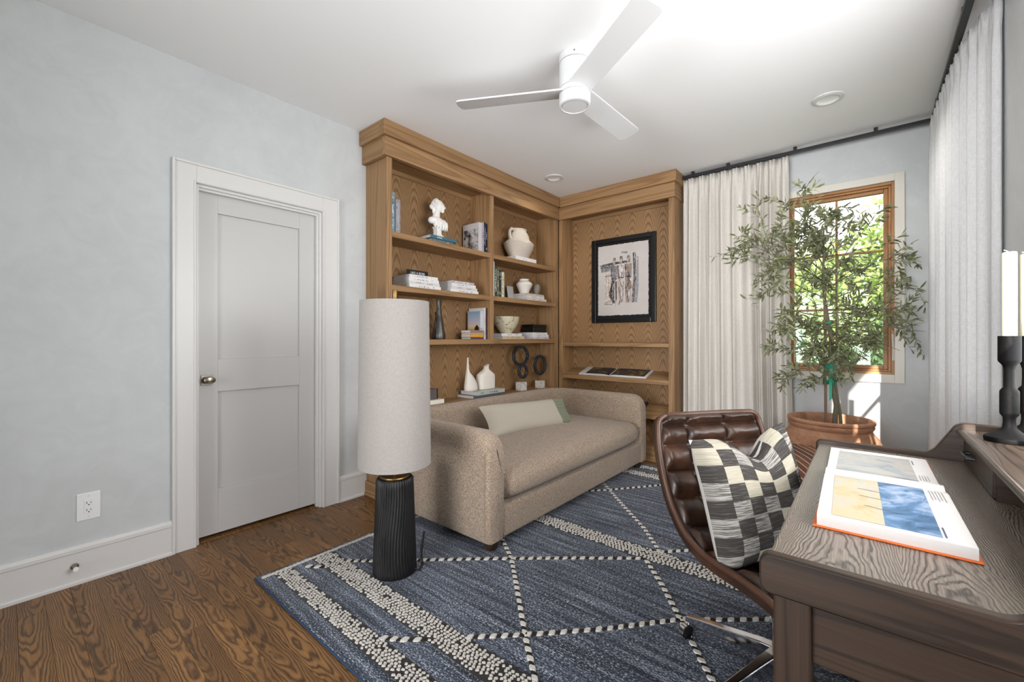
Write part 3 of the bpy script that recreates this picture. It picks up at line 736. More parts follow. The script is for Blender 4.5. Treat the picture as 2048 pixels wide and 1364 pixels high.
# open art book on the desk
def wash(name, stops, sc_=(3, 3, 3), dist=1.5, seed=0.0, rough=.35):
    g = G(name); v = g.vmath('ADD', g.coord(), (seed, seed * .7, 0)); n = g.noise(g.scale(v, sc_), 1, 5, .6, dist)
    return g.pbr(g.ramp(n, stops), rough, 0, .35)
ob = thing('open_art_book', 'large open art book with orange cover lying on the desk', 'book', (.03, 1.6, dz))
ORANGE = plain('orange_cloth', srgb(214, 104, 40), .6)
bx('cover', ORANGE, ob, -.096, .170, 1.184, 1.600, dz + .0008, dz + .0035, .001)
bx('cover', ORANGE, ob, -.098, .160, 1.600, 2.056, dz + .0008, dz + .0035, .001)
def page_block(y_gut, y_end, x0a, x1a, x0b, x1b, tfun, n=22):
    m = MB(); rings = []
    for i in range(n + 1):
        t = i / n; y = y_gut + (y_end - y_gut) * t; z = dz + .0035 + tfun(t); a = x0a + (x0b - x0a) * t; b = x1a + (x1b - x1a) * t
        rings.append([(a, y, dz + .0036), (b, y, dz + .0036), (b, y, z), (a, y, z)])
    return m.loft(rings)
t1 = lambda t: .026 * min(1, (t / .10 + .35)) ** .5 if t < .07 else .0265 - .002 * t
near = page_block(1.597, 1.192, -.097, .160, -.088, .164, lambda t: .016 + .009 * min(1, t / .12) ** .6 - .002 * t).build('page_block', PAPER, ob, smooth=35)
far = page_block(1.599, 2.052, -.097, .160, -.106, .156, lambda t: .016 + .008 * math.sin(min(1, t / .16) * math.pi) - .0125 * max(0, min(1, (t - .12) / .18)) + 0).build('page_block', PAPER, ob, smooth=35)
PIC1 = wash('desert_sand_print', [(.25, srgb(120, 142, 164)), (.40, srgb(176, 172, 160)), (.55, srgb(190, 172, 140)), (.75, srgb(172, 148, 108))], (14, 9, 1), 1)
PIC2 = wash('stormy_sky_print', [(.3, srgb(42, 74, 104)), (.45, srgb(78, 116, 154)), (.58, srgb(140, 160, 188)), (.75, srgb(186, 192, 206))], (11, 8, 1), 1.6, 4.0)
PIC3 = wash('misty_field_print', [(.28, srgb(92, 104, 112)), (.45, srgb(156, 160, 164)), (.6, srgb(182, 176, 166)), (.75, srgb(138, 148, 162))], (9, 14, 1), 1.2, 9.0)
def pg(name, mat, corners, t_of_y, parent, lift=.0006):
    m = MB(); (ax, ay), (bxx, by), (cx_, cy_), (dx_, dy_) = corners; n = 12
    def f(u, v):
        xa, ya = ax + (bxx - ax) * u, ay + (by - ay) * u; xb_, yb_ = dx_ + (cx_ - dx_) * u, dy_ + (cy_ - dy_) * u
        x, y = xa + (xb_ - xa) * v, ya + (yb_ - ya) * v
        return (x, y, t_of_y(y) + lift)
    return m.grid(f, 2, n).build(name, mat, parent, smooth=60)
zn = lambda y: (lambda t: dz + .0035 + .016 + .009 * min(1, max(0, t) / .12) ** .6 - .002 * t)((1.597 - y) / .405)
zf = lambda y: (lambda t: dz + .0035 + .016 + .008 * math.sin(min(1, t / .16) * math.pi) - .0125 * max(0, min(1, (t - .12) / .18)))((y - 1.599) / .453)
pg('printed_picture', PIC1, [(-.073, 1.575), (.022, 1.575), (.030, 1.212), (-.062, 1.212)], zn, near)
pg('printed_picture', PIC2, [(.022, 1.575), (.113, 1.575), (.118, 1.212), (.030, 1.212)], zn, near)
pg('printed_picture', PIC3, [(-.076, 1.70), (.117, 1.70), (.111, 2.006), (-.078, 2.006)], zf, far)
INK = plain('grey_print_ink', srgb(150, 148, 146), .7)
for k in range(5): pg('caption_line', INK, [(.1225 + k * .006, 1.56), (.1245 + k * .006, 1.56), (.1265 + k * .006, 1.47 + .01 * (k % 2)), (.1245 + k * .006, 1.47 + .01 * (k % 2))], zn, near, .0007)
for k in range(4): pg('caption_line', INK, [(.1225 + k * .006, 1.74), (.1245 + k * .006, 1.74), (.1235 + k * .006, 1.80), (.1215 + k * .006, 1.80)], zf, far, .0007)
STR = plain('dark_print_stripe', srgb(66, 84, 104), .6)
pg('print_stripe', STR, [(.121, 1.275), (.124, 1.275), (.125, 1.215), (.122, 1.215)], zn, near, .0007)
pg('print_stripe', STR, [(.117, 1.935), (.1195, 1.935), (.118, 1.995), (.1155, 1.995)], zf, far, .0007)
STALK = plain('dark_stalk_ink', srgb(92, 96, 100), .6)
for (xa, ya, xb_, yb_) in ((-.02, 1.46, .030, 1.455), (-.015, 1.40, .048, 1.39), (-.005, 1.325, .055, 1.31)):
    pg('print_stalk', STALK, [(xa, ya + .0012), (xb_, yb_ + .0012), (xb_, yb_ - .0012), (xa, ya - .0012)], zn, near, .0011)

# candle holders on the riser shelf
WAX = plain('ivory_wax', srgb(236, 230, 205), .45, var=.02); CAST = plain('black_cast_iron', srgb(9, 9, 10), .6, var=.3, nscale=90, bump=.2, spec=.15)
WICK = plain('wick', srgb(220, 214, 200), .9)
def candlestick(label, clabel, x, y, hs, top, ctop):
    t = thing('candle_holder', label, 'candle holder', (x, y, rz), group=None)
    s = hs
    pf = [(.074, 0), (.076, .006), (.074, .014), (.058, .022), (.030, .030), (.017, .042), (.0145, .060), (.015, .074), (.022, .084), (.0225, .09), (.0225, .150), (.0215, .156), (.0135, .166), (.0125, .19), (.0125, .218), (.016, .232), (.026, .245), (.0265, .25), (.0265, .322), (.018, .322), (.018, .300), (.001, .300)]
    pf = [(r * (.92 if r < .05 else .72), z * s / .322) for r, z in pf]
    MB().lathe(pf, (x, y, rz + .0005), 44).build('stand', CAST, t, smooth=40)
    c = thing('pillar_candle', clabel, 'candle', (x, y, rz + s * .9315))
    zc0 = rz + s * .9325
    MB().lathe([(.0158, zc0), (.0158, ctop - .003), (.0145, ctop), (.001, ctop)], (x, y, 0), 40, wob=lambda a, z: 1 + .012 * math.cos(10 * a)).build('wax', WAX, c, smooth=40)
    MB().tube([(x, y, ctop - .002), (x - .004, y, ctop + .004), (x - .012, y - .002, ctop + .008)], .0012, 6).build('wick', WICK, c, smooth=40)
candlestick('black turned iron candle holder in front on the desk shelf', 'ivory fluted dinner candle in the front holder', .333, 1.965, .322, 1.194, 1.449)
candlestick('black turned iron candle holder farther back, cut by the photo edge', 'ivory candle in the rear holder at the right edge', .388, 2.068, .322, 1.19, 1.452)

# ================================================================== DESK CHAIR
def leather():
    g = G('aged_brown_leather'); v = g.coord()
    a = g.noise(v, 5, 4, .6, .8); b = g.noise(v, 45, 4, .7, 1.2); c = g.n('ShaderNodeTexVoronoi', {'Vector': v, 'Scale': 320.0}).outputs[0]
    col = g.ramp(g.math('ADD', g.math('MULTIPLY', a, .75), g.math('MULTIPLY', b, .25)), [(.3, srgb(28, 16, 11)), (.48, srgb(47, 29, 20)), (.66, srgb(76, 48, 32)), (.85, srgb(108, 73, 50))])
    g.bump(g.math('ADD', g.math('MULTIPLY', b, .7), g.math('MULTIPLY', c, .3)), .25, .003)
    return g.pbr(col, .38, 0, .5)
LEA = leather(); LEAE = plain('worn_leather_edge', srgb(72, 45, 30), .4, var=.3, nscale=20, spec=.5)
CH = Vector((-.225, 1.70, 0)); TF = -36.6
fvec = Vector((math.cos(R(TF)), math.sin(R(TF)), 0)); svec = Vector((-fvec.y, fvec.x, 0))   # forward / left (away from the camera)
chair = thing('desk_chair', 'channel-tufted brown leather swivel chair with chrome base at the desk', 'chair', tuple(CH))
# side profile (distance forward from the back edge, height); from top of the back to the seat front
PROF = [(-.035, .868), (-.030, .84), (-.018, .79), (.0, .73), (.028, .66), (.062, .59), (.105, .525), (.165, .468), (.24, .436), (.33, .428), (.43, .432), (.52, .430), (.575, .418)]
def spl(P, t):
    n = len(P) - 1; x = t * n; i = min(int(x), n - 1); u = x - i
    p0, p1, p2, p3 = (Vector(P[max(i - 1, 0)]), Vector(P[i]), Vector(P[i + 1]), Vector(P[min(i + 2, n)]))
    return .5 * ((2 * p1) + (p2 - p0) * u + (2 * p0 - 5 * p1 + 4 * p2 - p3) * u * u + (3 * p1 - p0 - 3 * p2 + p3) * u ** 3)
BK0 = CH - fvec * .335
def shell_pt(t, w, off):
    """t along profile, w -1..1 across, off = offset towards the sitter"""
    p = spl(PROF, t); q = spl(PROF, min(1, t + .01)) - spl(PROF, max(0, t - .01)); q.normalize()
    nrm = Vector((-q.y, q.x)); nrm = nrm if (nrm.x + nrm.y) > 0 else -nrm      # towards sitter (forward / up)
    hw = .235 + .025 * math.sin(min(1, t * 1.25) * math.pi) - .03 * max(0, (.10 - t) / .10) ** 2
    curl = .050 * abs(w) ** 3.2
    pp = p + nrm * (off + curl - .048)
    return BK0 + fvec * pp.x + svec * (w * hw) + Vector((0, 0, pp.y))
NT, NW = 150, 60
NCH = 9
def tuft_off(t, w):
    x = t * NCH; c = abs(math.sin(math.pi * x)) ** .55
    edge = min(1, (1 - abs(w)) / .10) ** .5 if abs(w) < 1 else 0
    e2 = min(1, t / .035, (1 - t) / .03) ** .5
    o = (.012 + .036 * c) * edge * e2
    for wc in (-.40, .40):
        d = abs(w - wc)
        o -= .026 * math.exp(-(d / .045) ** 2) * c * edge * e2
    o += .004 * mnoise.noise((t * 26, w * 7, 1.3)) * c * edge
    return o
m = MB()
m.grid(lambda a, b: shell_pt(a, b * 1.9 - .95, tuft_off(a, b * 2 - 1) + .004), NT, NW)
m.grid(lambda a, b: shell_pt(a, b * 1.9 - .95, -.012), 40, 12)
m.build('tufted_pad', LEA, chair, smooth=80)
m = MB(); rings = []
for i in range(61):
    t = i / 60; ring = []
    for k in range(13): ring.append(shell_pt(t, -1 + 2 * k / 12, .006))
    for k in range(12, -1, -1): ring.append(shell_pt(t, -1 + 2 * k / 12, -.028))
    rings.append(ring)
m.loft(rings); m.build('outer_shell', LEA, chair, smooth=50)
rim = [shell_pt(i / 60, -1, .010) for i in range(61)] + [shell_pt(1, -1 + k / 6, .006) for k in range(1, 12)] + [shell_pt(1 - i / 60, 1, .010) for i in range(61)] + [shell_pt(0, 1 - k / 6, .006) for k in range(1, 13)]
MB().tube(rim, .011, 10).build('edge_piping', LEAE, chair, smooth=60)
rim2 = [shell_pt(i / 60, -.93, .016) for i in range(61)]
MB().tube(rim2, .004, 8).build('welt', LEAE, chair, smooth=60)
bs = CH
MB().lathe([(.001, .11), (.026, .11), (.026, .26), (.019, .262), (.019, .375), (.001, .375)], tuple(bs), 24).build('gas_column', CHROME, chair, smooth=40)
m = MB(); m.box(-.11, .11, -.08, .08, .372, .398); m.xf(Matrix.Translation(bs) @ Matrix.Rotation(R(TF), 4, 'Z')); m.build('tilt_mechanism', BLACKM, chair, bevel=.006)
for k in range(5):
    an = R(174 + 72 * k); d = Vector((math.cos(an), math.sin(an), 0)); p = Vector((-d.y, d.x, 0))
    m = MB(); rings = []
    for s, z0, z1, w in ((.018, .075, .135, .020), (.06, .076, .134, .018), (.15, .076, .122, .015), (.27, .074, .106, .013), (.325, .073, .096, .012)):
        c = bs + d * s
        rings.append([c + p * w + Vector((0, 0, z0)), c - p * w + Vector((0, 0, z0)), c - p * w + Vector((0, 0, z1)), c + p * w + Vector((0, 0, z1))])
    lg = m.loft(rings).build('star_leg', CHROME, chair, bevel=.004)
    c = bs + d * .315
    MB().lathe([(.006, .05), (.006, .078)], (c.x, c.y, 0), 10).build('caster_stem', CHROME, lg, smooth=40)
    ax = (p * .6 + d * .3).normalized() if k else Vector((.85, -.5, 0)).normalized()
    cc = Vector((c.x, c.y, .0125 + .026)) + ax.cross(Vector((0, 0, 1))) * .012
    mw = MB().lathe([(.001, -.012), (.020, -.012), (.026, -.008), (.026, .008), (.020, .012), (.001, .012)], n=24)
    Mw = Vector((0, 0, 1)).rotation_difference(ax).to_matrix().to_4x4(); Mw.translation = cc
    mw.xf(Mw); mw.build('caster_wheel', BLACKW, lg, smooth=40)
    mh = MB(); rings = []
    for a in range(9):
        an2 = math.pi * a / 8; rr_ = .030
        side = ax.cross(Vector((0, 0, 1)))
        q = cc + side * (rr_ * math.cos(an2)) + Vector((0, 0, rr_ * math.sin(an2)))
        q2 = cc + side * ((rr_ - .004) * math.cos(an2)) + Vector((0, 0, (rr_ - .004) * math.sin(an2)))
        rings.append([q - ax * .010, q + ax * .010, q2 + ax * .010, q2 - ax * .010])
    mh.loft(rings).build('caster_hood', CHROME, lg, smooth=40)

def checker_mat():
    g = G('woven_checker_cloth'); uv = g.coord('UV'); s = g.n('ShaderNodeSeparateXYZ', {0: uv})
    cx_ = g.math('MULTIPLY', s.outputs[0], 7.0); cy_ = g.math('MULTIPLY', s.outputs[1], 7.5)
    fx = g.math('FLOOR', cx_)
    cy2 = g.math('ADD', cy_, g.math('MULTIPLY', g.math('MODULO', fx, 2), .12)); fy = g.math('FLOOR', cy2)
    par = g.math('MODULO', g.math('ADD', fx, fy), 2)
    wn = g.n('ShaderNodeTexWhiteNoise', {0: g.n('ShaderNodeCombineXYZ', {0: fx, 1: fy}).outputs[0]}, noise_dimensions='2D').outputs[0]
    st = g.noise(g.scale(uv, (5, 120, 1)), 1, 3, .7); st2 = g.noise(g.scale(uv, (160, 200, 1)), 1, 2)
    dark = g.mix(g.mrange(st, .5, .72), srgb(62, 59, 57), srgb(112, 109, 104))
    cream = g.mix(g.mrange(st, .35, .7), srgb(176, 169, 151), srgb(150, 145, 134))
    grey = g.mix(g.mrange(st, .42, .56), srgb(84, 82, 80), srgb(166, 162, 156))
    light = g.mix(g.math('GREATER_THAN', wn, .40), cream, grey)
    col = g.mix(par, light, dark)
    g.bump(g.math('ADD', st, g.math('MULTIPLY', st2, .5)), .45, .003)
    return g.pbr(col, .95, 0, .1)
m, uvs = pillow_mesh(.41, .44, .16, dent=.085, seed=8, dimp=.06)
nrm = Vector((.80, -.60, .24)).normalized()
x_, y_, z_ = orth(nrm, (-.10, .12, 1))
rollM = Matrix.Rotation(R(8), 4, 'Z')
Mp = basis(Vector((-.305, 1.69, .640)), x_, y_, z_) @ rollM
place_pillow('checked_cushion', 'grey and cream checkerboard woven cushion on the leather chair', Mp, m, uvs, [checker_mat(), plain('white_cotton_back', srgb(214, 210, 204), .9, var=.05)])

# ================================================================== OTTOMAN
def kilim():
    g = G('rust_striped_kilim'); v = g.coord(); s = g.n('ShaderNodeSeparateXYZ', {0: v})
    q = g.math('ADD', g.math('MULTIPLY', s.outputs[0], .84), g.math('MULTIPLY', s.outputs[1], .54))
    q = g.math('ADD', q, g.math('MULTIPLY', s.outputs[2], .5))
    n = g.noise(g.scale(v, (60, 60, 60)), 1, 3); b = g.noise(v, 300, 2)
    base = g.ramp(g.math('FRACT', g.math('MULTIPLY', q, 3.2)), [(0, srgb(96, 66, 54)), (.3, srgb(112, 78, 62)), (.5, srgb(86, 68, 60)), (.75, srgb(120, 84, 64)), (1, srgb(96, 66, 54))], 'CONSTANT')
    ln = g.mrange(g.math('PINGPONG', g.math('MULTIPLY', q, 26), .5), .40, .44)
    base = g.mix(g.mrange(n, .35, .65, 0, .5), base, srgb(84, 56, 48))
    col = g.mix(g.math('MULTIPLY', ln, .8), base, srgb(196, 164, 140))
    g.bump(b, .5, .003)
    return g.pbr(col, .95, 0, .1)
ott = thing('ottoman', 'rust red striped kilim ottoman between the desk and the potted tree', 'ottoman', (-.17, 2.93, 0), R(-9))
def crown_(p, pos): return (pos.x * (1 + .02 * (1 - p[2] ** 2)), pos.y * (1 + .015 * (1 - p[2] ** 2)), pos.z + (.03 * (1 - p[0] ** 2) * (1 - p[1] ** 2) if p[2] > 0 else 0))
MB().rbox((0, 0, .285), (.62, .92, .40), .05, n=4, fn=crown_).build('upholstery', kilim(), ott, local=True, smooth=60)
for sx in (-1, 1):
    for sy in (-1, 1):
        MB().lathe([(.018, .0135), (.024, .095)], (sx * .25, sy * .40, 0), 14).build('foot', FOOT, ott, local=True, smooth=40)

# ================================================================== POTTED OLIVE TREE
def terra():
    g = G('terracotta_clay'); v = g.coord(); a = g.noise(v, 9, 5, .7, .8); b = g.noise(v, 60, 3)
    col = g.ramp(a, [(.28, srgb(136, 99, 78)), (.45, srgb(174, 129, 101)), (.62, srgb(192, 147, 117)), (.8, srgb(206, 168, 140))])
    g.bump(b, .2, .003); return g.pbr(col, .8, 0, .2)
PX, PY = -.205, 3.80
pot = thing('terracotta_pot', 'round terracotta pot holding the olive tree under the window', 'plant pot', (PX, PY, 0))
TC = terra()
pf = [(.001, .0005), (.17, .0005), (.185, .01), (.225, .10), (.268, .20), (.296, .30), (.303, .37), (.295, .43), (.270, .485), (.243, .52), (.236, .535), (.243, .545), (.250, .556), (.250, .568), (.243, .575), (.255, .582), (.258, .594), (.252, .603), (.235, .604), (.228, .595), (.224, .55), (.226, .50), (.001, .50)]
MB().lathe(pf, (PX, PY, .0135), 64, cap0=False, cap1=False).build('clay_body', TC, pot, smooth=35)
SOIL = plain('dark_soil', srgb(52, 40, 32), 1, var=.4, nscale=60, bump=.8)
MB().lathe([(.222, .50), (.222, .522), (.12, .532), (.001, .535)], (PX, PY, .0135), 32).build('soil', SOIL, pot, smooth=40)
tree = thing('olive_tree', 'slender young olive tree with airy grey-green crown before the window', 'tree', (PX, PY, .52))
BARK = plain('olive_bark', srgb(108, 102, 84), .9, var=.3, nscale=40, bump=.6); STAKE = plain('weathered_stake', srgb(128, 104, 88), .85, var=.25, nscale=25, bump=.3); TAPE = plain('green_tie_tape', srgb(24, 160, 128), .5, var=.1)
T = [(-.180, 3.79, .52), (-.174, 3.79, .62), (-.167, 3.79, .71), (-.178, 3.79, .78), (-.189, 3.79, .86), (-.188, 3.79, 1.0), (-.187, 3.78, 1.10), (-.200, 3.78, 1.21), (-.215, 3.77, 1.315), (-.232, 3.77, 1.46), (-.244, 3.77, 1.60), (-.238, 3.77, 1.75), (-.236, 3.76, 1.86), (-.24, 3.75, 1.98)]
MB().tube(T, [.016, .0155, .016, .015, .0145, .014, .0135, .013, .012, .0105, .009, .007, .005, .003], 10).build('trunk', BARK, tree, smooth=60)
MB().tube([(-.138, 3.80, .52), (-.145, 3.80, .64), (-.160, 3.79, .76), (-.174, 3.785, .88), (-.182, 3.78, 1.0)], [.010, .010, .009, .008, .006], 8).build('second_stem', BARK, tree, smooth=60)
MB().tube([(-.226, 3.77, .50), (-.228, 3.765, 1.0), (-.232, 3.76, 1.55)], .0085, 8).build('stake', STAKE, tree, smooth=60)
for z0, z1 in ((.86, 1.02), (1.285, 1.305)):
    xa, xb_ = (-.226, -.189) if z0 < 1.1 else (-.229, -.213)
    m = MB(); rings = []
    for k in range(20):
        a = 2 * math.pi * k / 20; cxm, hw = (xa + xb_) / 2, (xb_ - xa) / 2 + .018
        rings.append([(cxm + hw * math.cos(a), 3.78 + .022 * math.sin(a), z0 + .006 * math.sin(3 * a)), (cxm + hw * math.cos(a), 3.78 + .022 * math.sin(a), z1 + .006 * math.cos(2 * a))])
    m.loft(rings, closed=False, wrap=True).build('tie_tape', TAPE, tree, smooth=60, solid=.0015)
MB().quad((-.205, 3.757, .74), (-.190, 3.757, .76), (-.188, 3.757, .90), (-.206, 3.757, .90)).build('tie_tape', TAPE, tree, solid=.0015)
rt = random.Random(21)
def leafmat():
    g = G('olive_leaf'); n = g.noise(g.coord(), 14, 2); r = g.rand()
    geo = g.n('ShaderNodeNewGeometry').outputs['Backfacing']
    col = g.ramp(n, [(.3, srgb(72, 78, 52)), (.5, srgb(112, 116, 80)), (.7, srgb(160, 160, 122))])
    col = g.mix(g.math('MULTIPLY', geo, .6), col, srgb(150, 156, 128))
    d = g.n('ShaderNodeBsdfTranslucent', {0: col}); g.pbr(col, .5, 0, .4)
    mx_ = g.n('ShaderNodeMixShader', {0: .3, 1: g.p.outputs[0], 2: d.outputs[0]}); g.t.links.new(mx_.outputs[0], g.out.inputs[0]); return g.m
LEAF = leafmat()
Rv = Vector((math.cos(YAW), math.sin(YAW), 0))
leaves = []; brm = MB()
def ok(p):
    if p.y > 4.12 or p.x > .30: return False
    if p.z > 2.27 or (p.x > -.06 and p.z < 1.02): return False
    if p.x < -.44 and p.y > 4.02: return False
    return True
def grow(p, d, L, r0, depth):
    pts = [p.copy()]; n = 6 if depth == 0 else 5
    dd = d.copy()
    for k in range(n):
        dd = (dd + Vector((rt.uniform(-.22, .22), rt.uniform(-.22, .22), rt.uniform(-.18, .14) - (.05 if depth else .02)))).normalized()
        q = pts[-1] + dd * (L / n)
        if not ok(q):
            dd.y = -abs(dd.y) * .4; dd.x *= .6; dd.normalize(); q = pts[-1] + dd * (L / n)
            if not ok(q): break
        pts.append(q)
    if len(pts) < 3: return
    brm.tube(pts, [r0 * (1 - .75 * i / (len(pts) - 1)) for i in range(len(pts))], 5)
    for i in range(1, len(pts)):
        seg = pts[i] - pts[i - 1]; t = seg.normalized()
        if depth < 2:
            for _ in range(2 if depth == 0 else 1):
                if rt.random() < (.60 if depth == 0 else .36):
                    o = t.orthogonal().normalized(); o.rotate(Matrix.Rotation(rt.uniform(0, 6.28), 3, t))
                    grow(pts[i] - seg * rt.random(), (t * .7 + o * .8 + Vector((0, 0, .15))).normalized(), L * rt.uniform(.38, .6), r0 * .55, depth + 1)
        if depth > 0:
            for kk in range(2):
                b = pts[i] - seg * (kk / 3.3 + rt.uniform(0, .15))
                o = t.orthogonal().normalized(); o.rotate(Matrix.Rotation(rt.uniform(0, 6.28), 3, t))
                leaves.append((b, (t * rt.uniform(.5, 1.1) + o + Vector((0, 0, rt.uniform(-.25, .25)))).normalized(), rt.uniform(.042, .066)))
def at_h(z):
    for a, b in zip(T, T[1:]):
        if a[2] <= z <= b[2]: return Vector(a).lerp(Vector(b), (z - a[2]) / (b[2] - a[2]))
    return Vector(T[-1])
# (height on trunk, sideways bearing as seen across the window, depth bearing, rise, length)
Dv = Vector((-math.sin(YAW), math.cos(YAW), 0))
BR = [(1.16, -.9, -.3, -.15, .44), (1.18, .9, -.25, -.12, .42), (1.20, -.5, -.6, -.45, .42), (1.22, .5, -.5, -.50, .42), (1.24, -1, -.1, .12, .46), (1.26, 1, -.2, .05, .52), (1.30, .8, .15, .15, .46),
      (1.34, -1, -.25, .25, .58), (1.36, 1, -.25, .2, .50), (1.44, .7, -.5, .35, .42), (1.48, -1, .05, .5, .60), (1.52, .9, -.1, .45, .48), (1.55, -.2, -.9, .3, .32),
      (1.58, -.9, -.2, .8, .58), (1.62, .8, -.2, .7, .42), (1.66, -.7, .1, 1.0, .62), (1.72, .45, .1, .9, .36), (1.70, -.85, -.05, 1.1, .66), (1.60, -.8, .0, .9, .62), (1.80, -.5, -.2, 1.2, .5), (1.84, -.6, -.1, .8, .36), (1.9, .2, 0, .8, .2), (1.22, -.6, -.1, -.6, .40), (1.26, .7, -.1, -.55, .40)]
for (z, a, b, c, L) in BR:
    grow(at_h(z), (Rv * a + Dv * b + Vector((0, 0, c))).normalized(), L * (.86 if a < 0 else 1), .0052, 0)
tag(brm.build('branches', BARK, tree, smooth=60), 'thin brown branches', kind='stuff')
def leaf_pts(b, d, L, n):
    w = L * .125; side = d.cross(n).normalized(); nn = side.cross(d)
    prof = ((0, .12), (.25, .85), (.55, 1), (.82, .6), (1, .06))
    return [(b + d * (L * t) - side * (w * k) + nn * (L * .06 * math.sin(t * 3.1)), b + d * (L * t) + side * (w * k) + nn * (L * .06 * math.sin(t * 3.1))) for t, k in prof]
cpos = Vector(cam.location)
leaves = [l for l in leaves if ok(l[0] + l[1] * l[2])]
leaves.sort(key=lambda l: (l[0] - cpos).length)
lm = bpy.data.meshes.new('leaf'); tm = MB()
pp = leaf_pts(Vector((0, 0, 0)), Vector((1, 0, 0)), 1, Vector((0, 0, 1)))
for p, q in zip(pp, pp[1:]): tm.quad(p[0], q[0], q[1], p[1])
lm.from_pydata(tm.v, [], tm.f); lm.materials.append(LEAF)
for p in lm.polygons: p.use_smooth = True
rest = MB()
for i, (b, d, L) in enumerate(leaves):
    nrm = Vector((rt.uniform(-1, 1), rt.uniform(-1, 1), rt.uniform(.2, 1.2))).normalized()
    if abs(nrm.dot(d)) > .95: nrm = d.orthogonal()
    if i < 300:
        o = bpy.data.objects.new('leaf', lm); COL.objects.link(o); o.parent = tree; o.matrix_parent_inverse = wmat(tree).inverted()
        y = nrm.cross(d).normalized(); z = d.cross(y)
        M = basis(b, d * L, y * L, z * L); o.matrix_basis = M
    else:
        pp = leaf_pts(b, d, L, nrm)
        for p, q in zip(pp, pp[1:]): rest.quad(p[0], q[0], q[1], p[1])
tag(rest.build('foliage', LEAF, tree, smooth=60), 'mass of small olive leaves', kind='stuff')

# ================================================================== CURTAINS AND TRACK
def curtain_mat(name, c, trans=.25):
    g = linen(name, c, (500, 500, 40)); col = g.p.inputs['Base Color'].links[0].from_socket
    d = g.n('ShaderNodeBsdfTranslucent', {0: col}); mx_ = g.n('ShaderNodeMixShader', {0: trans, 1: g.p.outputs[0], 2: d.outputs[0]})
    g.t.links.new(mx_.outputs[0], g.out.inputs[0]); return g.m
def curtain(name, label, path, nf, amp, z0, z1, mat, seed, nu=360, nv=40, flare=0):
    P = [Vector(p) for p in path]; L = [0]
    for a, b in zip(P, P[1:]): L.append(L[-1] + (b - a).length)
    rq = random.Random(seed); ph = [rq.uniform(-.35, .35) for _ in range(nf + 3)]; am = [rq.uniform(.55, 1.25) for _ in range(nf + 3)]
    def pos(s):
        d = s * L[-1]
        for i in range(len(P) - 1):
            if d <= L[i + 1] + 1e-9: break
        t = (d - L[i]) / (L[i + 1] - L[i]); p = P[i].lerp(P[i + 1], t); tg = (P[i + 1] - P[i]).normalized()
        return p, Vector((-tg.y, tg.x))
    def f(a, b):
        z = z0 + (z1 - z0) * b; s = a
        if flare: s = a
        p, n = pos(a)
        x = a * nf; i = int(min(x, nf - 1e-6)); wob = ph[i] * (1 - (x - i)) + ph[i + 1] * (x - i); A = am[i] * (1 - (x - i)) + am[i + 1] * (x - i)
        hd = max(0, (b - .945) / .055)                         # pleated heading
        soft = math.sin(2 * math.pi * (x + wob * .5 + .04 * math.sin(b * 4 + i)))
        soft += .35 * math.sin(4 * math.pi * (x + wob) + 1.3 * b) * (1 - .5 * b)
        pinch = math.copysign(abs(math.sin(2 * math.pi * x)) ** .7, math.sin(2 * math.pi * x)) * .55 + .35 * math.sin(6 * math.pi * x)
        neck = math.exp(-((b - .945) / .018) ** 2)
        dsp = amp * (A * soft * (1 - hd) * (1 - .45 * neck) + pinch * hd * .8) * (1 + .25 * (1 - b))
        q = p + n * dsp
        if flare: q = q + (P[-1] - P[0]).normalized() * flare * (a - .2) * (1 - b) ** 2
        return (q.x, q.y, z + .004 * math.sin(12 * math.pi * x) * hd)
    t = thing(name, label, 'curtain', (P[0].x, P[0].y, 0))
    MB().grid(f, nu, nv).build('drape', mat, t, smooth=85, solid=.002)
    return t
CUR = curtain_mat('oatmeal_linen_drape', srgb(236, 231, 224)); CUR2 = curtain_mat('white_linen_drape', srgb(222, 222, 223), .14)
curtain('linen_curtain', 'full-length oatmeal linen curtain beside the oak display alcove', [(-1.340, 4.155), (-.495, 4.155)], 9, .036, .012, 2.682, CUR, 5, flare=.05)
curtain('linen_curtain', 'bright full-length linen curtain at the right edge behind the candles', [(.44, 4.13), (.345, 4.115), (.340, 4.05), (.352, 3.5), (.368, 3.15), (.388, 3.0), (.412, 2.88), (.436, 2.79), (.450, 2.80), (.452, 2.92)], 14, .016, .012, 2.682, CUR2, 9, nu=520)
rod = thing('curtain_track', 'black metal curtain track running around the window corner', 'curtain track', (.354, 4.147, 2.70))
bx('rail', BLACKM, rod, -1.345, .369, 4.132, 4.162, 2.690, 2.716, .003)
bx('rail', BLACKM, rod, .339, .369, .45, 4.132, 2.690, 2.716, .003)
for x in (-1.25, -.95, -.45, .05): 
    bx('bracket', BLACKM, rod, x - .012, x + .012, 4.135, 4.159, 2.716, H, .002)
for y in (3.9, 2.9): bx('bracket', BLACKM, rod, .342, .366, y - .012, y + .012, 2.716, H, .002)

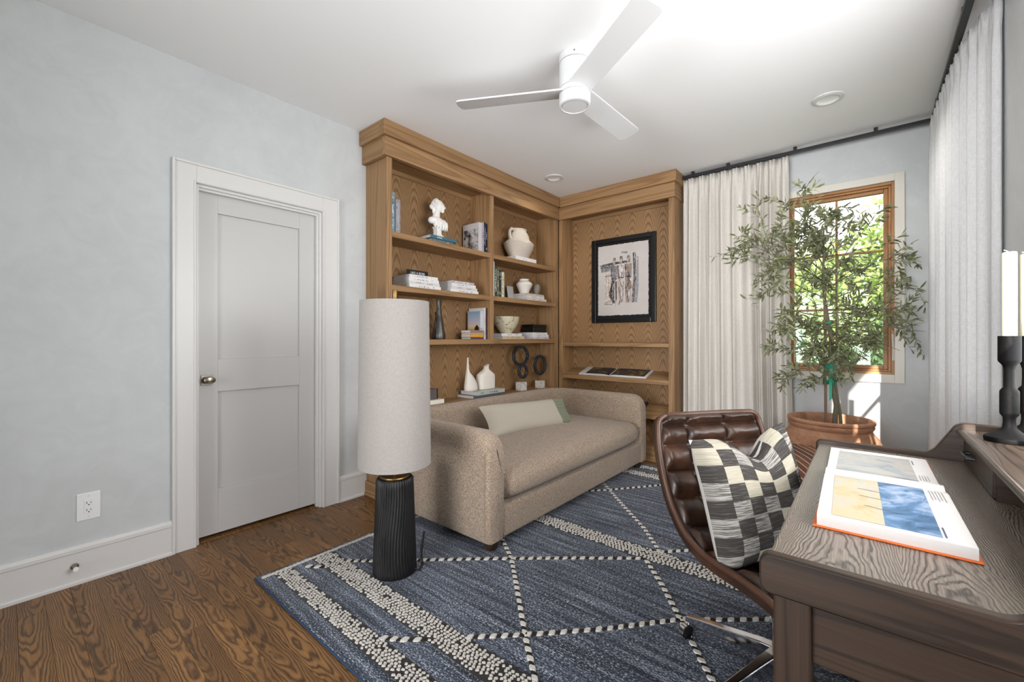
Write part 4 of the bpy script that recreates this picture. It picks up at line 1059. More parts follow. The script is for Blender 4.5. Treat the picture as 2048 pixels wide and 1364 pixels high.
# ================================================================== CEILING FAN + DOWNLIGHTS
FX, FY = -1.240, 2.030
fan = thing('ceiling_fan', 'white flush-mount ceiling fan with three flat blades', 'ceiling fan', (FX, FY, 2.46))
MB().lathe([(.080, 2.700), (.086, 2.702), (.086, H - .0005), (.001, H - .0005)], (FX, FY, 0), 56).build('canopy', FANW, fan, smooth=35)
MB().lathe([(.001, 2.560), (.084, 2.560), (.084, 2.698), (.001, 2.698)], (FX, FY, 0), 56).build('motor_housing', FANW, fan, smooth=35)
MB().lathe([(.080, 2.694), (.080, 2.706)], (FX, FY, 0), 40).build('gap_ring', DARKGAP, fan, smooth=35)
MB().lathe([(.080, 2.524), (.080, 2.564)], (FX, FY, 0), 40).build('gap_ring', DARKGAP, fan, smooth=35)
MB().lathe([(.001, 2.530), (.0845, 2.530), (.0845, 2.557), (.001, 2.557)], (FX, FY, 0), 56).build('blade_hub', FANW, fan, smooth=35)
MB().lathe([(.001, 2.470), (.070, 2.470), (.074, 2.464), (.0845, 2.466), (.086, 2.474), (.0855, 2.527), (.001, 2.527)], (FX, FY, 0), 56).build('light_kit', FANW, fan, smooth=35)
MB().lathe([(.001, 2.4665), (.069, 2.4665), (.070, 2.471)], (FX, FY, 0), 48).build('light_lens', plain('frosted_lens', srgb(206, 205, 204), .5, var=.01), fan, smooth=35)
for k in range(3):
    an = R(88.3 + 120 * k); m = MB()
    r0, r1, hw, th = .055, .672, .072, .0045
    cr = .018
    out = [(r0, -hw * .93), (r1 - .028, -hw)] + [(r1 - .028 + .028 * math.sin(R(a)), -hw + .028 * (1 - math.cos(R(a)))) for a in (30, 60, 90)] + [(r1 + .004, 0)] + [(r1 - .028 + .028 * math.sin(R(a)), hw - .028 * (1 - math.cos(R(a)))) for a in (90, 60, 30)] + [(r1 - .028, hw), (r0, hw * .93)]
    m.prism(out, 'xy', -th, th)
    m.xf(Matrix.Translation((FX, FY, 2.545)) @ Matrix.Rotation(an, 4, 'Z') @ Matrix.Rotation(R(-11), 4, 'X'))
    m.build('blade', FANW, fan, bevel=.002)
for k in range(3):
    an = R(-60 + 70 * k); p = Vector((FX + .086 * math.cos(an), FY + .086 * math.sin(an), 2.722))
    MB().lathe([(.001, -.004), (.004, -.003), (.004, .003), (.001, .004)], tuple(p), 10).build('canopy_screw', NICKEL, fan, smooth=40)
for lx, ly, lab in ((-2.332, 3.437, 'small recessed downlight in the ceiling above the bookcase corner'), (-.197, 3.439, 'larger looking recessed downlight in the ceiling near the window')):
    d = thing('recessed_downlight', lab, 'downlight', (lx, ly, H), group='recessed ceiling downlights')
    MB().lathe([(.058, H - .001), (.060, H - .009), (.066, H - .012), (.086, H - .007), (.088, H - .0005), (.058, H - .0005)], (lx, ly, 0), 48, cap0=False, cap1=False).build('trim_ring', FANW, d, smooth=40)
    add_light('downlight_lamp', 'SPOT', 14 if lx < -1 else 38, (1, .96, .9), (lx, ly, H - .014), direction=(0, 0, -1), spot_size=R(150), spot_blend=.8, shadow_soft_size=.05)
    MB().lathe([(.060, H - .009), (.052, H - .004), (.030, H - .0015), (.001, H - .001)], (lx, ly, 0), 40, cap0=False, cap1=False).build('lens', RIMW, d, smooth=40)

# ================================================================== OUTLET, DOOR STOP
ol = thing('wall_outlet', 'white duplex power outlet on the wall left of the door', 'outlet', (XL, .278, .36))
bx('cover_plate', WHITEP, ol, XL + .0003, XL + .006, .236, .321, .296, .428, .003)
ins = bx('receptacle', WHITEP, ol, XL + .006, XL + .0085, .262, .296, .328, .396, .001)
for zc in (.380, .345):
    for yc, hh in ((.272, .0045), (.286, .0035)):
        bx('slot', SLOT, ins, XL + .0083, XL + .0092, yc - .0012, yc + .0012, zc - hh, zc + hh, 0)
    MB().lathe([(.001, 0), (.0028, 0), (.0028, .001), (.001, .001)], n=12).xf(Matrix.Translation((XL + .0083, .279, zc - .010)) @ Matrix.Rotation(R(90), 4, 'Y')).build('ground_hole', SLOT, ins)
for zc in (.412, .312): bx('screw', plain('screw_grey', srgb(170, 170, 170), .4), ol, XL + .0058, XL + .0066, .275, .283, zc - .001, zc + .001, 0)
st = thing('door_stop', 'small nickel door stop with white rubber tip on the baseboard', 'door stop', (XL + .02, .23, .09))
m = MB().lathe([(.001, 0), (.015, 0), (.015, .003), (.009, .007), (.007, .010), (.006, .050), (.001, .050)], n=20); m.xf(Matrix.Translation((XL + .0185, .229, .091)) @ Matrix.Rotation(R(86), 4, 'Y')); m.build('post', NICKEL, st, smooth=40)
m = MB().lathe([(.001, 0), (.010, 0), (.011, .006), (.009, .014), (.001, .015)], n=20); m.xf(Matrix.Translation((XL + .068, .229, .0945)) @ Matrix.Rotation(R(86), 4, 'Y')); m.build('rubber_tip', WHITEP, st, smooth=40)

# ================================================================== BOOKS AND SHELF OBJECTS
def cov(name, rgb): return plain('cover_' + name, srgb(*rgb), .5, var=.05)
def spine_print(name, bg, ink, seed, axis):
    """flat printed lettering texture for a spine"""
    key = 'print_%s' % name
    if key in MATS: return MATS[key]
    g = G(key); v = g.vmath('ADD', g.coord(), (seed, seed, seed)); s = {'y': (1, 160, 90), 'z': (1, 90, 160)}[axis]
    n = g.noise(g.scale(v, s), 1, 1); env = g.noise(v, 14, 1)
    f = g.math('MULTIPLY', g.mrange(n, .52, .56), g.mrange(env, .46, .5))
    MATS[key] = g.pbr(g.mix(f, srgb(*bg), srgb(*ink)), .5, 0, .3); return MATS[key]
def flat_book(label, xs, y0, y1, z0, th, depth, cover, yaw=0, group=None, ink=None):
    cx_, cy_ = xs - depth / 2, (y0 + y1) / 2
    b = thing('book', label, 'book', (cx_, cy_, z0), R(yaw), group)
    w, l = depth / 2, (y1 - y0) / 2; c = .0022
    m = MB().box(-w, w, -l, l, 0.0003, c).box(-w, w, -l, l, th - c, th - .0002).box(w - c, w, -l, l, c, th - c)
    m.build('cover', cover, b, local=True)
    bxl = MB().box(-w + .003, w - c, -l + .003, l - .003, c, th - c); bxl.build('pages', PAPER, b, local=True)
    if ink:
        MB().box(w - .0001, w + .0004, -l * .75, l * .55, th * .3, th * .72).build('spine_print', ink, b, local=True)
    return b
def up_book(label, xs, y0, y1, z0, h, depth, cover, group=None, ink=None, face=None, lean=0):
    b = thing('book', label, 'book', (xs - depth / 2, (y0 + y1) / 2, z0), 0, group)
    b.rotation_euler = (R(lean), 0, 0)
    w, t = depth / 2, (y1 - y0) / 2; c = .0022
    m = MB().box(-w, w, -t, -t + c, 0.0003, h).box(-w, w, t - c, t, .0003, h).box(w - c, w, -t + c, t - c, .0003, h)
    m.build('cover', cover, b, local=True)
    MB().box(-w + .003, w - c, -t + c, t - c, .004, h - .004).build('pages', PAPER, b, local=True)
    if ink: MB().box(w - .0001, w + .0005, -t * .55, t * .55, h * .10, h * .90).build('spine_print', ink, b, local=True)
    return b
def jacket(b, mat, depth, th, h, x0=.02, x1=.98, z0=.02, z1=.98, name='cover_picture'):
    w = depth / 2; t = th / 2
    return MB().box(-w + depth * x0, -w + depth * x1, -t - .0008, -t + .0002, h * z0, h * z1).build(name, mat, b, local=True)
WH = cov('white', (222, 220, 220)); OFF = cov('offwhite', (206, 203, 200)); GRY = cov('grey', (150, 150, 154)); TEAL = cov('teal', (66, 102, 116)); NAVY = cov('navy', (34, 38, 58)); LILAC = cov('lilac', (176, 164, 176))
PW_ = spine_print('white_grey', (224, 222, 222), (120, 118, 118), 3.1, 'y'); PO_ = spine_print('offwhite_gold', (208, 205, 200), (150, 120, 96), 5.7, 'y')
# --- upper left bay
up_book('tall teal and white patterned book standing at the left end of the top shelf', -2.70, 1.838, 1.879, S1, .302, .20, cov('teal_white', (120, 146, 156)), ink=wash('teal_spine_art', [(.3, srgb(44, 70, 84)), (.48, srgb(110, 150, 168)), (.6, srgb(214, 222, 224))], (1, 40, 22), 1))
up_book('shorter mauve-grey book beside the tall teal one on the top shelf', -2.695, 1.882, 1.924, S1, .255, .19, cov('mauve', (150, 146, 152)), ink=wash('mauve_spine_art', [(.3, srgb(120, 84, 96)), (.5, srgb(176, 176, 180)), (.65, srgb(120, 140, 150))], (1, 50, 26), 1, 3.3))
b1 = flat_book('lower teal-grey book under the white bust', -2.695, 2.225, 2.462, S1, .026, .20, cov('slate', (92, 112, 120)), ink=spine_print('slate', (96, 116, 124), (206, 210, 210), 8.8, 'y'))
b2 = flat_book('upper teal book with white lettering directly under the white bust', -2.685, 2.205, 2.490, S1 + .0262, .026, .21, TEAL)
text_mesh('spine_title', 'artists', .022, plain('white_ink', srgb(226, 228, 226), .5), b2, Matrix.Translation((-2.6846, 2.30, S1 + .0395)) @ Matrix.Rotation(R(90), 4, 'Z') @ Matrix.Rotation(R(90), 4, 'X'))
PHOTO1 = wash('interior_photo_print', [(.34, srgb(30, 26, 30)), (.44, srgb(110, 104, 106)), (.54, srgb(196, 192, 190)), (.66, srgb(150, 126, 110)), (.8, srgb(70, 60, 58))], (9, 9, 9), .8, 2.0)
b = up_book('hardcover with an interior photograph on its cover, front of the upright top-shelf books', -2.70, 2.772, 2.812, S1, .268, .205, cov('pale_grey', (196, 192, 192)))
jacket(b, PHOTO1, .205, .040, .268, .06, .95, .04, .80)
up_book('thin grey-lilac book between the photo cover and the navy books on the top shelf', -2.695, 2.814, 2.834, S1, .275, .21, LILAC, ink=spine_print('lilac', (170, 166, 176), (60, 60, 80), 1.7, 'z'))
up_book('navy book with white lettering second from the divider on the top shelf', -2.695, 2.836, 2.860, S1, .278, .21, NAVY, ink=spine_print('navy', (34, 38, 58), (196, 196, 204), 2.9, 'z'))
up_book('darkest navy book against the divider on the top shelf', -2.70, 2.861, 2.886, S1, .272, .21, cov('navy2', (26, 30, 50)), ink=spine_print('navy2', (24, 28, 48), (170, 172, 190), 4.4, 'z'))
# bust
bust = thing('bust_sculpture', 'white plaster classical bust of a woman on two teal books', 'sculpture', (-2.765, 2.345, S1 + .0525))
zb = S1 + .053; bc = Vector((-2.765, 2.345, 0))
def blob(mb, c, r, n=10):
    rings = []; cx_, cy_, cz_ = c; rx, ry, rz_ = r
    for i in range(1, n):
        a = math.pi * i / n; rings.append([(cx_ + rx * math.sin(a) * math.cos(2 * math.pi * k / 14), cy_ + ry * math.sin(a) * math.sin(2 * math.pi * k / 14), cz_ - rz_ * math.cos(a)) for k in range(14)])
    mb.loft(rings)
PLA = plain('white_plaster', srgb(232, 229, 224), .6, var=.03)
m = MB()
# local: face looks towards +y/+x ; heights above zb
def B(dx_, dy_, dz_, rx, ry, rz_): blob(m, (bc.x + dx_ * 1.2, bc.y + dy_ * 1.25, zb + dz_), (rx * 1.18, ry * 1.22, rz_ * 1.05))
B(.002, .008, .270, .036, .036, .050)      # skull
B(.016, .026, .258, .022, .018, .036)      # face
B(.030, .040, .258, .005, .006, .010)      # nose
B(.022, .034, .240, .008, .007, .006); B(.018, .030, .228, .012, .012, .012)     # lips, chin
rb = random.Random(4)
for k in range(44):                         # curls of hair over the crown and nape
    a = rb.uniform(1.9, 5.6); e = rb.uniform(-.45, 1.35)
    B(-.002 + .036 * math.cos(a) * math.cos(e), .002 + .037 * math.sin(a) * math.cos(e), .282 + .044 * math.sin(e), .0085, .0085, .0095)
B(-.020, -.032, .262, .018, .018, .022); B(-.012, -.024, .226, .010, .010, .026)   # bun and falling lock
for k in range(7): B(-.002, -.002 - .002 * k, .222 - .010 * k, .021 + .0012 * k, .021 + .0016 * k, .018)   # neck
B(-.002, -.010, .150, .036, .058, .026)     # shoulders
B(-.004, -.046, .142, .026, .026, .028); B(.006, .040, .132, .028, .030, .032)
B(.006, .006, .128, .036, .050, .036)       # chest
for k in range(16):                         # folds of drapery along the lower edge
    t = k / 15; B(.018 + .010 * math.sin(k * 2.3), -.036 + .100 * t, .116 + .010 * math.sin(k * 1.9) - .016 * t, .014, .0075, .032)
for k in range(6): B(.026, .010 + .010 * k, .140 - .006 * k, .012, .008, .016)
o = m.build('figure', PLA, bust, smooth=180)
md = o.modifiers.new('fuse', 'REMESH'); md.mode = 'VOXEL'; md.voxel_size = .0032; md.use_smooth_shade = True
md = o.modifiers.new('soft', 'SMOOTH'); md.factor = .5; md.iterations = 2
m = MB(); rings = []
for hw, z in ((.043, 0), (.043, .010), (.036, .018), (.026, .030), (.024, .045), (.025, .075), (.030, .086), (.030, .096)):
    rings.append([(bc.x + a * hw, bc.y + b_ * hw, zb + z) for a, b_ in ((-1, -1), (1, -1), (1, 1), (-1, 1))])
m.loft(rings).build('socle', PLA, bust, bevel=.002)
# second shelf left: two white stacks and the desk sign
st1 = [('bottom', .027, 2.006, 2.318, -2.690), ('third from top', .025, 2.004, 2.308, -2.694), ('second from top', .026, 2.004, 2.302, -2.696), ('top', .024, 2.010, 2.292, -2.698)]
z = S2
for nm, th, ya_, yb_, xs in st1:
    flat_book('%s white book in the stack under the black LIKE A BOSS sign' % nm, xs, ya_, yb_, z, th, .215, WH if nm != 'third from top' else OFF, ink=PW_ if nm != 'third from top' else PO_); z += th + .0002
sg = thing('desk_sign', 'small black name plate reading LIKE A BOSS on the white books', 'sign', (-2.78, 2.15, z))
bx('plate', BLACKW, sg, -2.786, -2.778, 2.045, 2.255, z + .0006, z + .050, .001)
bx('holder', plain('acrylic', srgb(190, 190, 192), .2), sg, -2.800, -2.786, 2.045, 2.255, z + .0004, z + .012, .001)
text_mesh('sign_lettering', 'LIKE A BOSS', .026, plain('white_ink', srgb(226, 228, 226), .5), sg, Matrix.Translation((-2.7774, 2.15, z + .026)) @ Matrix.Rotation(R(90), 4, 'Z') @ Matrix.Rotation(R(90), 4, 'X'))
st2 = [('bottom', .026, 2.420, 2.756, -2.688), ('second from bottom', .026, 2.432, 2.744, -2.692), ('second from top', .025, 2.440, 2.728, -2.694), ('top', .022, 2.446, 2.712, -2.696)]
z = S2
for i, (nm, th, ya_, yb_, xs) in enumerate(st2):
    flat_book('%s book in the pale stack left of the divider on the second shelf' % nm, xs, ya_, yb_, z, th, .205, (WH, OFF, WH, LILAC)[i], ink=(PW_, PO_, PW_, PW_)[i]); z += th + .0002
# third shelf left: dark bottle vase, paperbacks, upright books
VG = G('dark_bronze_glaze'); nn = VG.noise(VG.scale(VG.coord(), (40, 40, 8)), 1, 3); DV = VG.pbr(VG.ramp(nn, [(.3, srgb(22, 18, 16)), (.55, srgb(52, 46, 40)), (.75, srgb(98, 94, 88))]), .3, 0, .5)
vs_ = thing('branch_vase', 'tall dark bronze branch-shaped vase beside the lamp shade', 'vase', (-2.78, 2.372, S3))
MB().lathe([(.055, .001), (.058, .01), (.054, .05), (.044, .11), (.034, .17), (.026, .21), (.020, .25), (.019, .30), (.022, .338), (.024, .342), (.018, .342), (.015, .30), (.001, .28)], (-2.78, 2.372, S3), 28, wob=lambda a, z: 1 + .05 * math.sin(5 * a + z * 10)).build('body', DV, vs_, smooth=50)
MB().tube([(-2.775, 2.352, S3 + .17), (-2.77, 2.338, S3 + .205), (-2.768, 2.330, S3 + .228)], [.012, .011, .012], 10).build('side_stub', DV, vs_, smooth=50)
cols = [('aubergine', (88, 66, 84)), ('amber', (216, 150, 44)), ('beige', (168, 152, 138)), ('taupe', (140, 118, 104))]
z = S3
for i, ((cn, rgb), nm) in enumerate(zip(cols, ('aubergine paperback at the bottom of the small pile', 'amber yellow paperback in the small pile', 'thin beige paperback in the small pile', 'taupe paperback on top of the small pile'))):
    th = (.020, .024, .015, .022)[i]
    flat_book(nm + ' before the upright books', -2.700, 2.672 - .004 * (i % 2), 2.834, z, th, .125, cov(cn, rgb)); z += th + .0002
DUSK = G('dusk_cabin_print'); sp = DUSK.n('ShaderNodeSeparateXYZ', {0: DUSK.coord('Generated')}); 
DUSKM = DUSK.pbr(DUSK.ramp(sp.outputs[2], [(0, srgb(40, 32, 26)), (.22, srgb(96, 78, 50)), (.36, srgb(190, 166, 112)), (.46, srgb(206, 180, 158)), (.62, srgb(176, 176, 190)), (1, srgb(126, 152, 176))]), .4, 0, .3)
b = up_book('book with a dusk photograph of a small cabin standing behind the paperback pile', -2.722, 2.815, 2.848, S3, .262, .165, cov('pale_blue', (186, 190, 200)), ink=spine_print('cabin', (206, 200, 200), (150, 40, 40), 6.1, 'z'))
jacket(b, DUSKM, .165, .033, .262, .03, .97, .02, .98)
w_ = .165
MB().prism([(.010, .055), (.012, .100), (.004, .100), (.040, .135), (.072, .100), (.064, .100), (.066, .055)], 'xz', -.0184, -.0174).build('printed_cabin', plain('cabin_ink', srgb(40, 28, 24), .6), b, local=True)
up_book('tall pale grey book second from the divider on the third shelf', -2.705, 2.850, 2.869, S3, .290, .20, OFF, ink=spine_print('pale', (204, 202, 198), (120, 116, 110), 7.1, 'z'))
up_book('dark plum book against the divider on the third shelf', -2.700, 2.870, 2.887, S3, .288, .20, cov('plum', (58, 40, 50)), ink=spine_print('plum', (58, 40, 50), (190, 176, 180), 9.1, 'z'))
# --- upper right bay: textured jug on a white book
jb = flat_book('white book lying under the cream textured jug', -2.69, 3.285, 3.632, S1, .044, .215, WH, ink=spine_print('jugbook', (226, 226, 228), (150, 152, 158), 2.2, 'y'))
ROUGHC = plain('rough_cream_clay', srgb(200, 190, 177), .9, var=.14, nscale=70, bump=1.0)
jug = thing('textured_jug', 'large rough cream clay jug with one handle on the top shelf', 'jug', (-2.795, 3.455, S1 + .0445))
zj = S1 + .0445
wj = lambda a, z: 1 + .02 * math.sin(3 * a + z * 20) + .012 * math.sin(7 * a - z * 33)
MB().lathe([(.001, 0), (.078, 0), (.086, .01), (.118, .085), (.132, .135), (.134, .150), (.118, .168), (.098, .190), (.094, .20), (.088, .23), (.072, .262), (.062, .275), (.064, .292), (.068, .30), (.056, .30), (.052, .27), (.001, .25)], (-2.785, 3.455, zj), 48, cap0=False, cap1=False, wob=wj, sx=1.05, sy=1.38).build('body', ROUGHC, jug, smooth=50)
MB().tube([(-2.785, 3.370, zj + .285), (-2.782, 3.330, zj + .287), (-2.780, 3.303, zj + .262), (-2.780, 3.298, zj + .225), (-2.784, 3.322, zj + .185)], [.015, .016, .016, .016, .018], 12).build('handle', ROUGHC, jug, smooth=60)
# second shelf right
ucol = [('thin white book at the left end of the second shelf, right of the divider', (216, 218, 214), .012, .330), ('dark green lettered book second from the divider on the right of it', (52, 74, 62), .036, .292), ('olive patterned book in the middle of the upright group right of the divider', (108, 106, 70), .024, .276), ('charcoal book fourth in the upright group right of the divider', (54, 56, 58), .036, .262), ('cream and green leaf-patterned book at the right end of the upright group', (206, 204, 180), .038, .245)]
y = 2.932
y = 2.972
for i, (lb, rgb, th, h_) in enumerate(ucol):
    up_book(lb, -2.70, y, y + th, S2, h_, .20, cov('u%d' % i, rgb), ink=spine_print('u%d' % i, rgb, (226, 224, 208) if i != 4 else (96, 120, 80), 3.3 * i + .4, 'z')); y += th + .0015
z = S2
flat_book('cream book at the bottom under the small white vase', -2.685, 3.470, 3.812, z, .026, .215, cov('cream', (206, 198, 186)), ink=PO_); z += .0262
flat_book('pale book in the middle under the small white vase', -2.690, 3.468, 3.778, z, .028, .210, OFF, ink=PW_); z += .0282
flat_book('beige book on top under the small white vase', -2.694, 3.466, 3.776, z, .020, .205, cov('beige2', (186, 176, 162)), ink=PO_); z += .0202
v1 = thing('ceramic_vase', 'small white shouldered ceramic vase on the beige book', 'vase', (-2.785, 3.545, z))
MB().lathe([(.001, .0005), (.040, .0005), (.042, .006), (.055, .045), (.072, .085), (.076, .100), (.070, .114), (.050, .130), (.043, .136), (.044, .148), (.046, .154), (.038, .154), (.035, .136), (.001, .12)], (-2.785, 3.545, z), 40, sx=1.1, sy=1.2).build('body', CERAM, v1, smooth=45)
v2 = thing('pebble_vase', 'small grey egg-shaped stone vase beside the white vase', 'vase', (-2.765, 3.735, z))
GST = plain('grey_stoneware', srgb(128, 124, 114), .75, var=.2, nscale=40, bump=.4)
MB().lathe([(.001, .0005), (.020, .0005), (.026, .006), (.038, .045), (.043, .075), (.040, .100), (.028, .118), (.014, .123), (.010, .118), (.001, .10)], (-2.765, 3.735, z), 32).build('body', GST, v2, smooth=50)
fr_ = thing('card_frame', 'small pale leaning card behind the white vase', 'card', (-2.86, 3.42, S2))
m = MB().box(-.003, .003, -.05, .05, .001, .155); m.xf(Matrix.Translation((-2.868, 3.432, S2)) @ Matrix.Rotation(R(-8), 4, 'Y')); m.build('board', plain('pale_card', srgb(190, 190, 188), .6), fr_)
# third shelf right
z = S3
flat_book('tan book at the bottom under the speckled bowl', -2.70, 3.098, 3.440, z, .030, .20, cov('tan', (194, 176, 152)), ink=spine_print('tan', (200, 184, 160), (120, 100, 80), 1.1, 'y')); z += .0302
flat_book('white book on top under the speckled bowl', -2.705, 3.090, 3.405, z, .026, .195, WH, ink=PW_); z += .0262
gb = G('speckled_glaze'); vb = gb.coord(); n1 = gb.noise(vb, 16, 4, .6, 1.0); n2 = gb.noise(vb, 160, 2)
cb = gb.mix(gb.mrange(n1, .55, .62), srgb(206, 198, 172), srgb(120, 84, 52)); cb = gb.mix(gb.mrange(n2, .62, .68), cb, srgb(110, 92, 66)); BOWLM = gb.pbr(cb, .4, 0, .4)
bw = thing('speckled_bowl', 'wide cream bowl with brown speckled glaze on the third shelf', 'bowl', (-2.80, 3.262, z))
MB().lathe([(.001, .0005), (.045, .0005), (.050, .008), (.080, .055), (.104, .105), (.114, .148), (.116, .168), (.111, .168), (.104, .140), (.085, .075), (.05, .025), (.001, .018)], (-2.795, 3.262, z), 48, cap0=False, cap1=False, sx=1.08, sy=1.28).build('body', BOWLM, bw, smooth=45)
z = S3
for nm, th, ya_, yb_, cv in (('bottom', .020, 3.560, 3.884, cov('rose', (196, 180, 184))), ('middle', .028, 3.578, 3.872, WH), ('top', .022, 3.584, 3.850, WH)):
    flat_book('%s white book in the pile under the black box' % nm, -2.70, ya_, yb_, z, th, .20, cv, ink=PW_); z += th + .0002
kb = thing('lidded_box', 'black lacquered lidded box on the white books of the third shelf', 'box', (-2.79, 3.74, z))
bx('box_body', BLACKW, kb, -2.875, -2.722, 3.624, 3.862, z + .0005, z + .062, .002)
bx('lid', BLACKW, kb, -2.878, -2.719, 3.621, 3.865, z + .0635, z + .086, .002)
# deck behind the sofa
d0 = flat_book('white book on the ledge beside the lamp shade', -2.735, 2.16, 2.392, S4, .034, .17, cov('ivory', (226, 222, 210)))
lb = thing('leather_box', 'dark brown leather box on the white book beside the lamp shade', 'box', (-2.81, 2.26, S4 + .0345))
bx('case', plain('brown_grey_leather', srgb(92, 82, 80), .5, var=.15), lb, -2.875, -2.775, 2.19, 2.352, S4 + .0345, S4 + .125, .010, seg=3)
MB().box(-2.878, -2.772, 2.349, 2.357, S4 + .036, S4 + .123).build('end_band', BLACKW, lb, bevel=.003)
flat_book('lower large pale book with dark boards under the two white bottles', -2.70, 2.705, 3.085, S4, .028, .22, cov('mid_grey', (96, 94, 100)))
flat_book('upper large grey-green book under the two white bottles', -2.685, 2.735, 3.115, S4 + .0282, .034, .215, cov('sage', (176, 180, 172)), ink=spine_print('sage', (176, 180, 172), (40, 40, 40), 6.6, 'y'))
zk = S4 + .0624
p1 = thing('bottle_vase', 'white asymmetrical ceramic bottle with long thin neck above the sofa', 'vase', (-2.80, 2.79, zk))
rings = []
for z_, yl, yr, dp in ((.0005, -.062, .072, .036), (.004, -.066, .078, .040), (.03, -.066, .078, .041), (.07, -.062, .068, .038), (.11, -.056, .045, .033), (.145, -.050, .012, .026), (.17, -.047, -.014, .019), (.20, -.044, -.024, .0125), (.25, -.041, -.026, .009), (.305, -.039, -.028, .0065)):
    cyy, hy_ = (yl + yr) / 2, (yr - yl) / 2
    rings.append([(-2.80 + dp * math.cos(a_) * abs(math.cos(a_)) ** -.35 if abs(math.cos(a_)) > .05 else -2.80, 2.765 + cyy + hy_ * math.sin(a_), zk + z_) for a_ in [2 * math.pi * (k + .5) / 20 for k in range(20)]])
MB().loft(rings).build('body', CERAM, p1, smooth=50)
p2 = thing('bottle_vase', 'squat white ceramic bottle with short slanted neck above the sofa', 'vase', (-2.80, 2.97, zk))
rings = []
for z_, hy_, dp, oy, tilt in ((.0005, .098, .036, 0, 0), (.004, .102, .040, 0, 0), (.06, .104, .042, 0, 0), (.12, .103, .042, 0, 0), (.138, .098, .040, 0, 0), (.16, .062, .034, .004, 0), (.175, .036, .026, .006, 0), (.19, .024, .019, .008, 0), (.205, .022, .016, .010, .35), (.222, .024, .017, .012, .5)):
    se = lambda q: math.copysign(abs(q) ** .5, q)
    rings.append([(-2.80 + dp * 1.15 * se(math.cos(a_)), 2.968 + oy + hy_ * se(math.sin(a_)), zk + z_ + tilt * hy_ * math.sin(a_)) for a_ in [2 * math.pi * k / 32 for k in range(32)]])
MB().loft(rings).build('body', CERAM, p2, smooth=50)
MARB = G('white_marble'); mn = MARB.noise(MARB.coord(), 22, 5, .6, 2.5); MARBM = MARB.pbr(MARB.ramp(mn, [(.35, srgb(168, 164, 158)), (.5, srgb(214, 210, 204)), (.7, srgb(226, 222, 216))]), .45, 0, .4)
RINGM = G('black_horn'); rn = RINGM.noise(RINGM.coord(), 40, 3, .6, 1); RINGMM = RINGM.pbr(RINGM.ramp(rn, [(.4, srgb(26, 27, 30)), (.6, srgb(52, 54, 58)), (.78, srgb(104, 108, 112))]), .38, 0, .5)
def ring(mb, c, ry, rz_, w, dx_, ax=(1, 0, 0), n=48):
    rings = []
    u = Vector((ax[1], -ax[0], 0)).normalized(); nrm_ = Vector(ax).normalized()
    for k in range(n):
        a = 2 * math.pi * k / n
        e = u * math.cos(a) * ry + Vector((0, 0, math.sin(a) * rz_)); d = e.normalized()
        p = Vector(c) + e; q = []
        for uu, vv in ((-1, -1), (1, -1), (1, 1), (-1, 1)): q.append(p + d * (uu * w / 2) + nrm_ * (vv * dx_ / 2))
        rings.append(q)
    mb.loft(rings, wrap=True)
def sculpture(label, x, y, bw_, bh, rings_, zs):
    t = thing('ring_sculpture', label, 'sculpture', (x, y, S4)); sp_ = bw_ / 2
    bx('marble_base', MARBM, t, x - sp_, x + sp_, y - sp_, y + sp_, S4 + .0005, S4 + bh, .002)
    MB().lathe([(.0035, S4 + bh), (.0035, zs)], (x, y, 0), 10).build('rod', BRASS, t, smooth=40)
    for c, ry, rz_, w, dd in rings_:
        m = MB(); ring(m, (x + c[0], y + c[1], c[2]), ry, rz_, w, dd, (1, -.06, 0)); m.build('ring', RINGMM, t, bevel=.003, smooth=40)
sculpture('sculpture of two interlocked black rings on a marble cube', -2.775, 3.485, .084, .088, [((-.006, -.004, 1.000), .108, .094, .034, .022), ((.014, .008, .838), .060, .062, .032, .022)], .77)
sculpture('single black ring sculpture on a marble cube at the right end of the ledge', -2.765, 3.800, .078, .078, [((0, 0, .890), .086, .096, .034, .022)], .795)
# --- display alcove: framed art, open book, small dark book
art = thing('framed_painting', 'black framed ink painting of three standing figures in the oak alcove', 'painting', (-1.99, UB, 1.8))
ax0, ax1, az0, az1 = -2.352, -1.628, 1.350, 2.263; yf = UB - .030
fwid = .050
for nm, a, b_, c, d in (('frame_side', ax0, ax0 + fwid, az0, az1), ('frame_side', ax1 - fwid, ax1, az0, az1), ('frame_top', ax0 + fwid, ax1 - fwid, az1 - fwid, az1), ('frame_bottom', ax0 + fwid, ax1 - fwid, az0, az0 + fwid)):
    bx(nm, BLACKW, art, a, b_, yf, UB - .001, c, d, .006, seg=3)
bx('backing', plain('black_mat_board', srgb(14, 14, 15), .8), art, ax0 + fwid, ax1 - fwid, UB - .012, UB - .002, az0 + fwid, az1 - fwid, 0)
px0, px1, pz0, pz1 = -2.277, -1.708, 1.430, 2.186
ra = random.Random(5); edge = []
def jag(a, b_, n):
    return [(a[0] + (b_[0] - a[0]) * k / n + ra.uniform(-.003, .003), a[1] + (b_[1] - a[1]) * k / n + ra.uniform(-.003, .003)) for k in range(n)]
edge = jag((px0, pz0), (px1, pz0), 44) + jag((px1, pz0), (px1, pz1), 56) + jag((px1, pz1), (px0, pz1), 44) + jag((px0, pz1), (px0, pz0), 56)
gp = G('ivory_rag_paper'); PAPERA = gp.pbr(gp.mix(gp.noise(gp.coord(), 6, 4), srgb(188, 181, 177), srgb(206, 199, 195)), .85, 0, .1)
pap = MB().prism(edge, 'xz', UB - .0145, UB - .013).build('deckle_paper', PAPERA, art)
inks = {'black': (34, 32, 36), 'dark': (74, 66, 66), 'brown': (128, 102, 84), 'tan': (176, 152, 132), 'grey': (128, 128, 136), 'pale': (196, 188, 184), 'blue': (96, 98, 106)}
names = list(inks); IM = []
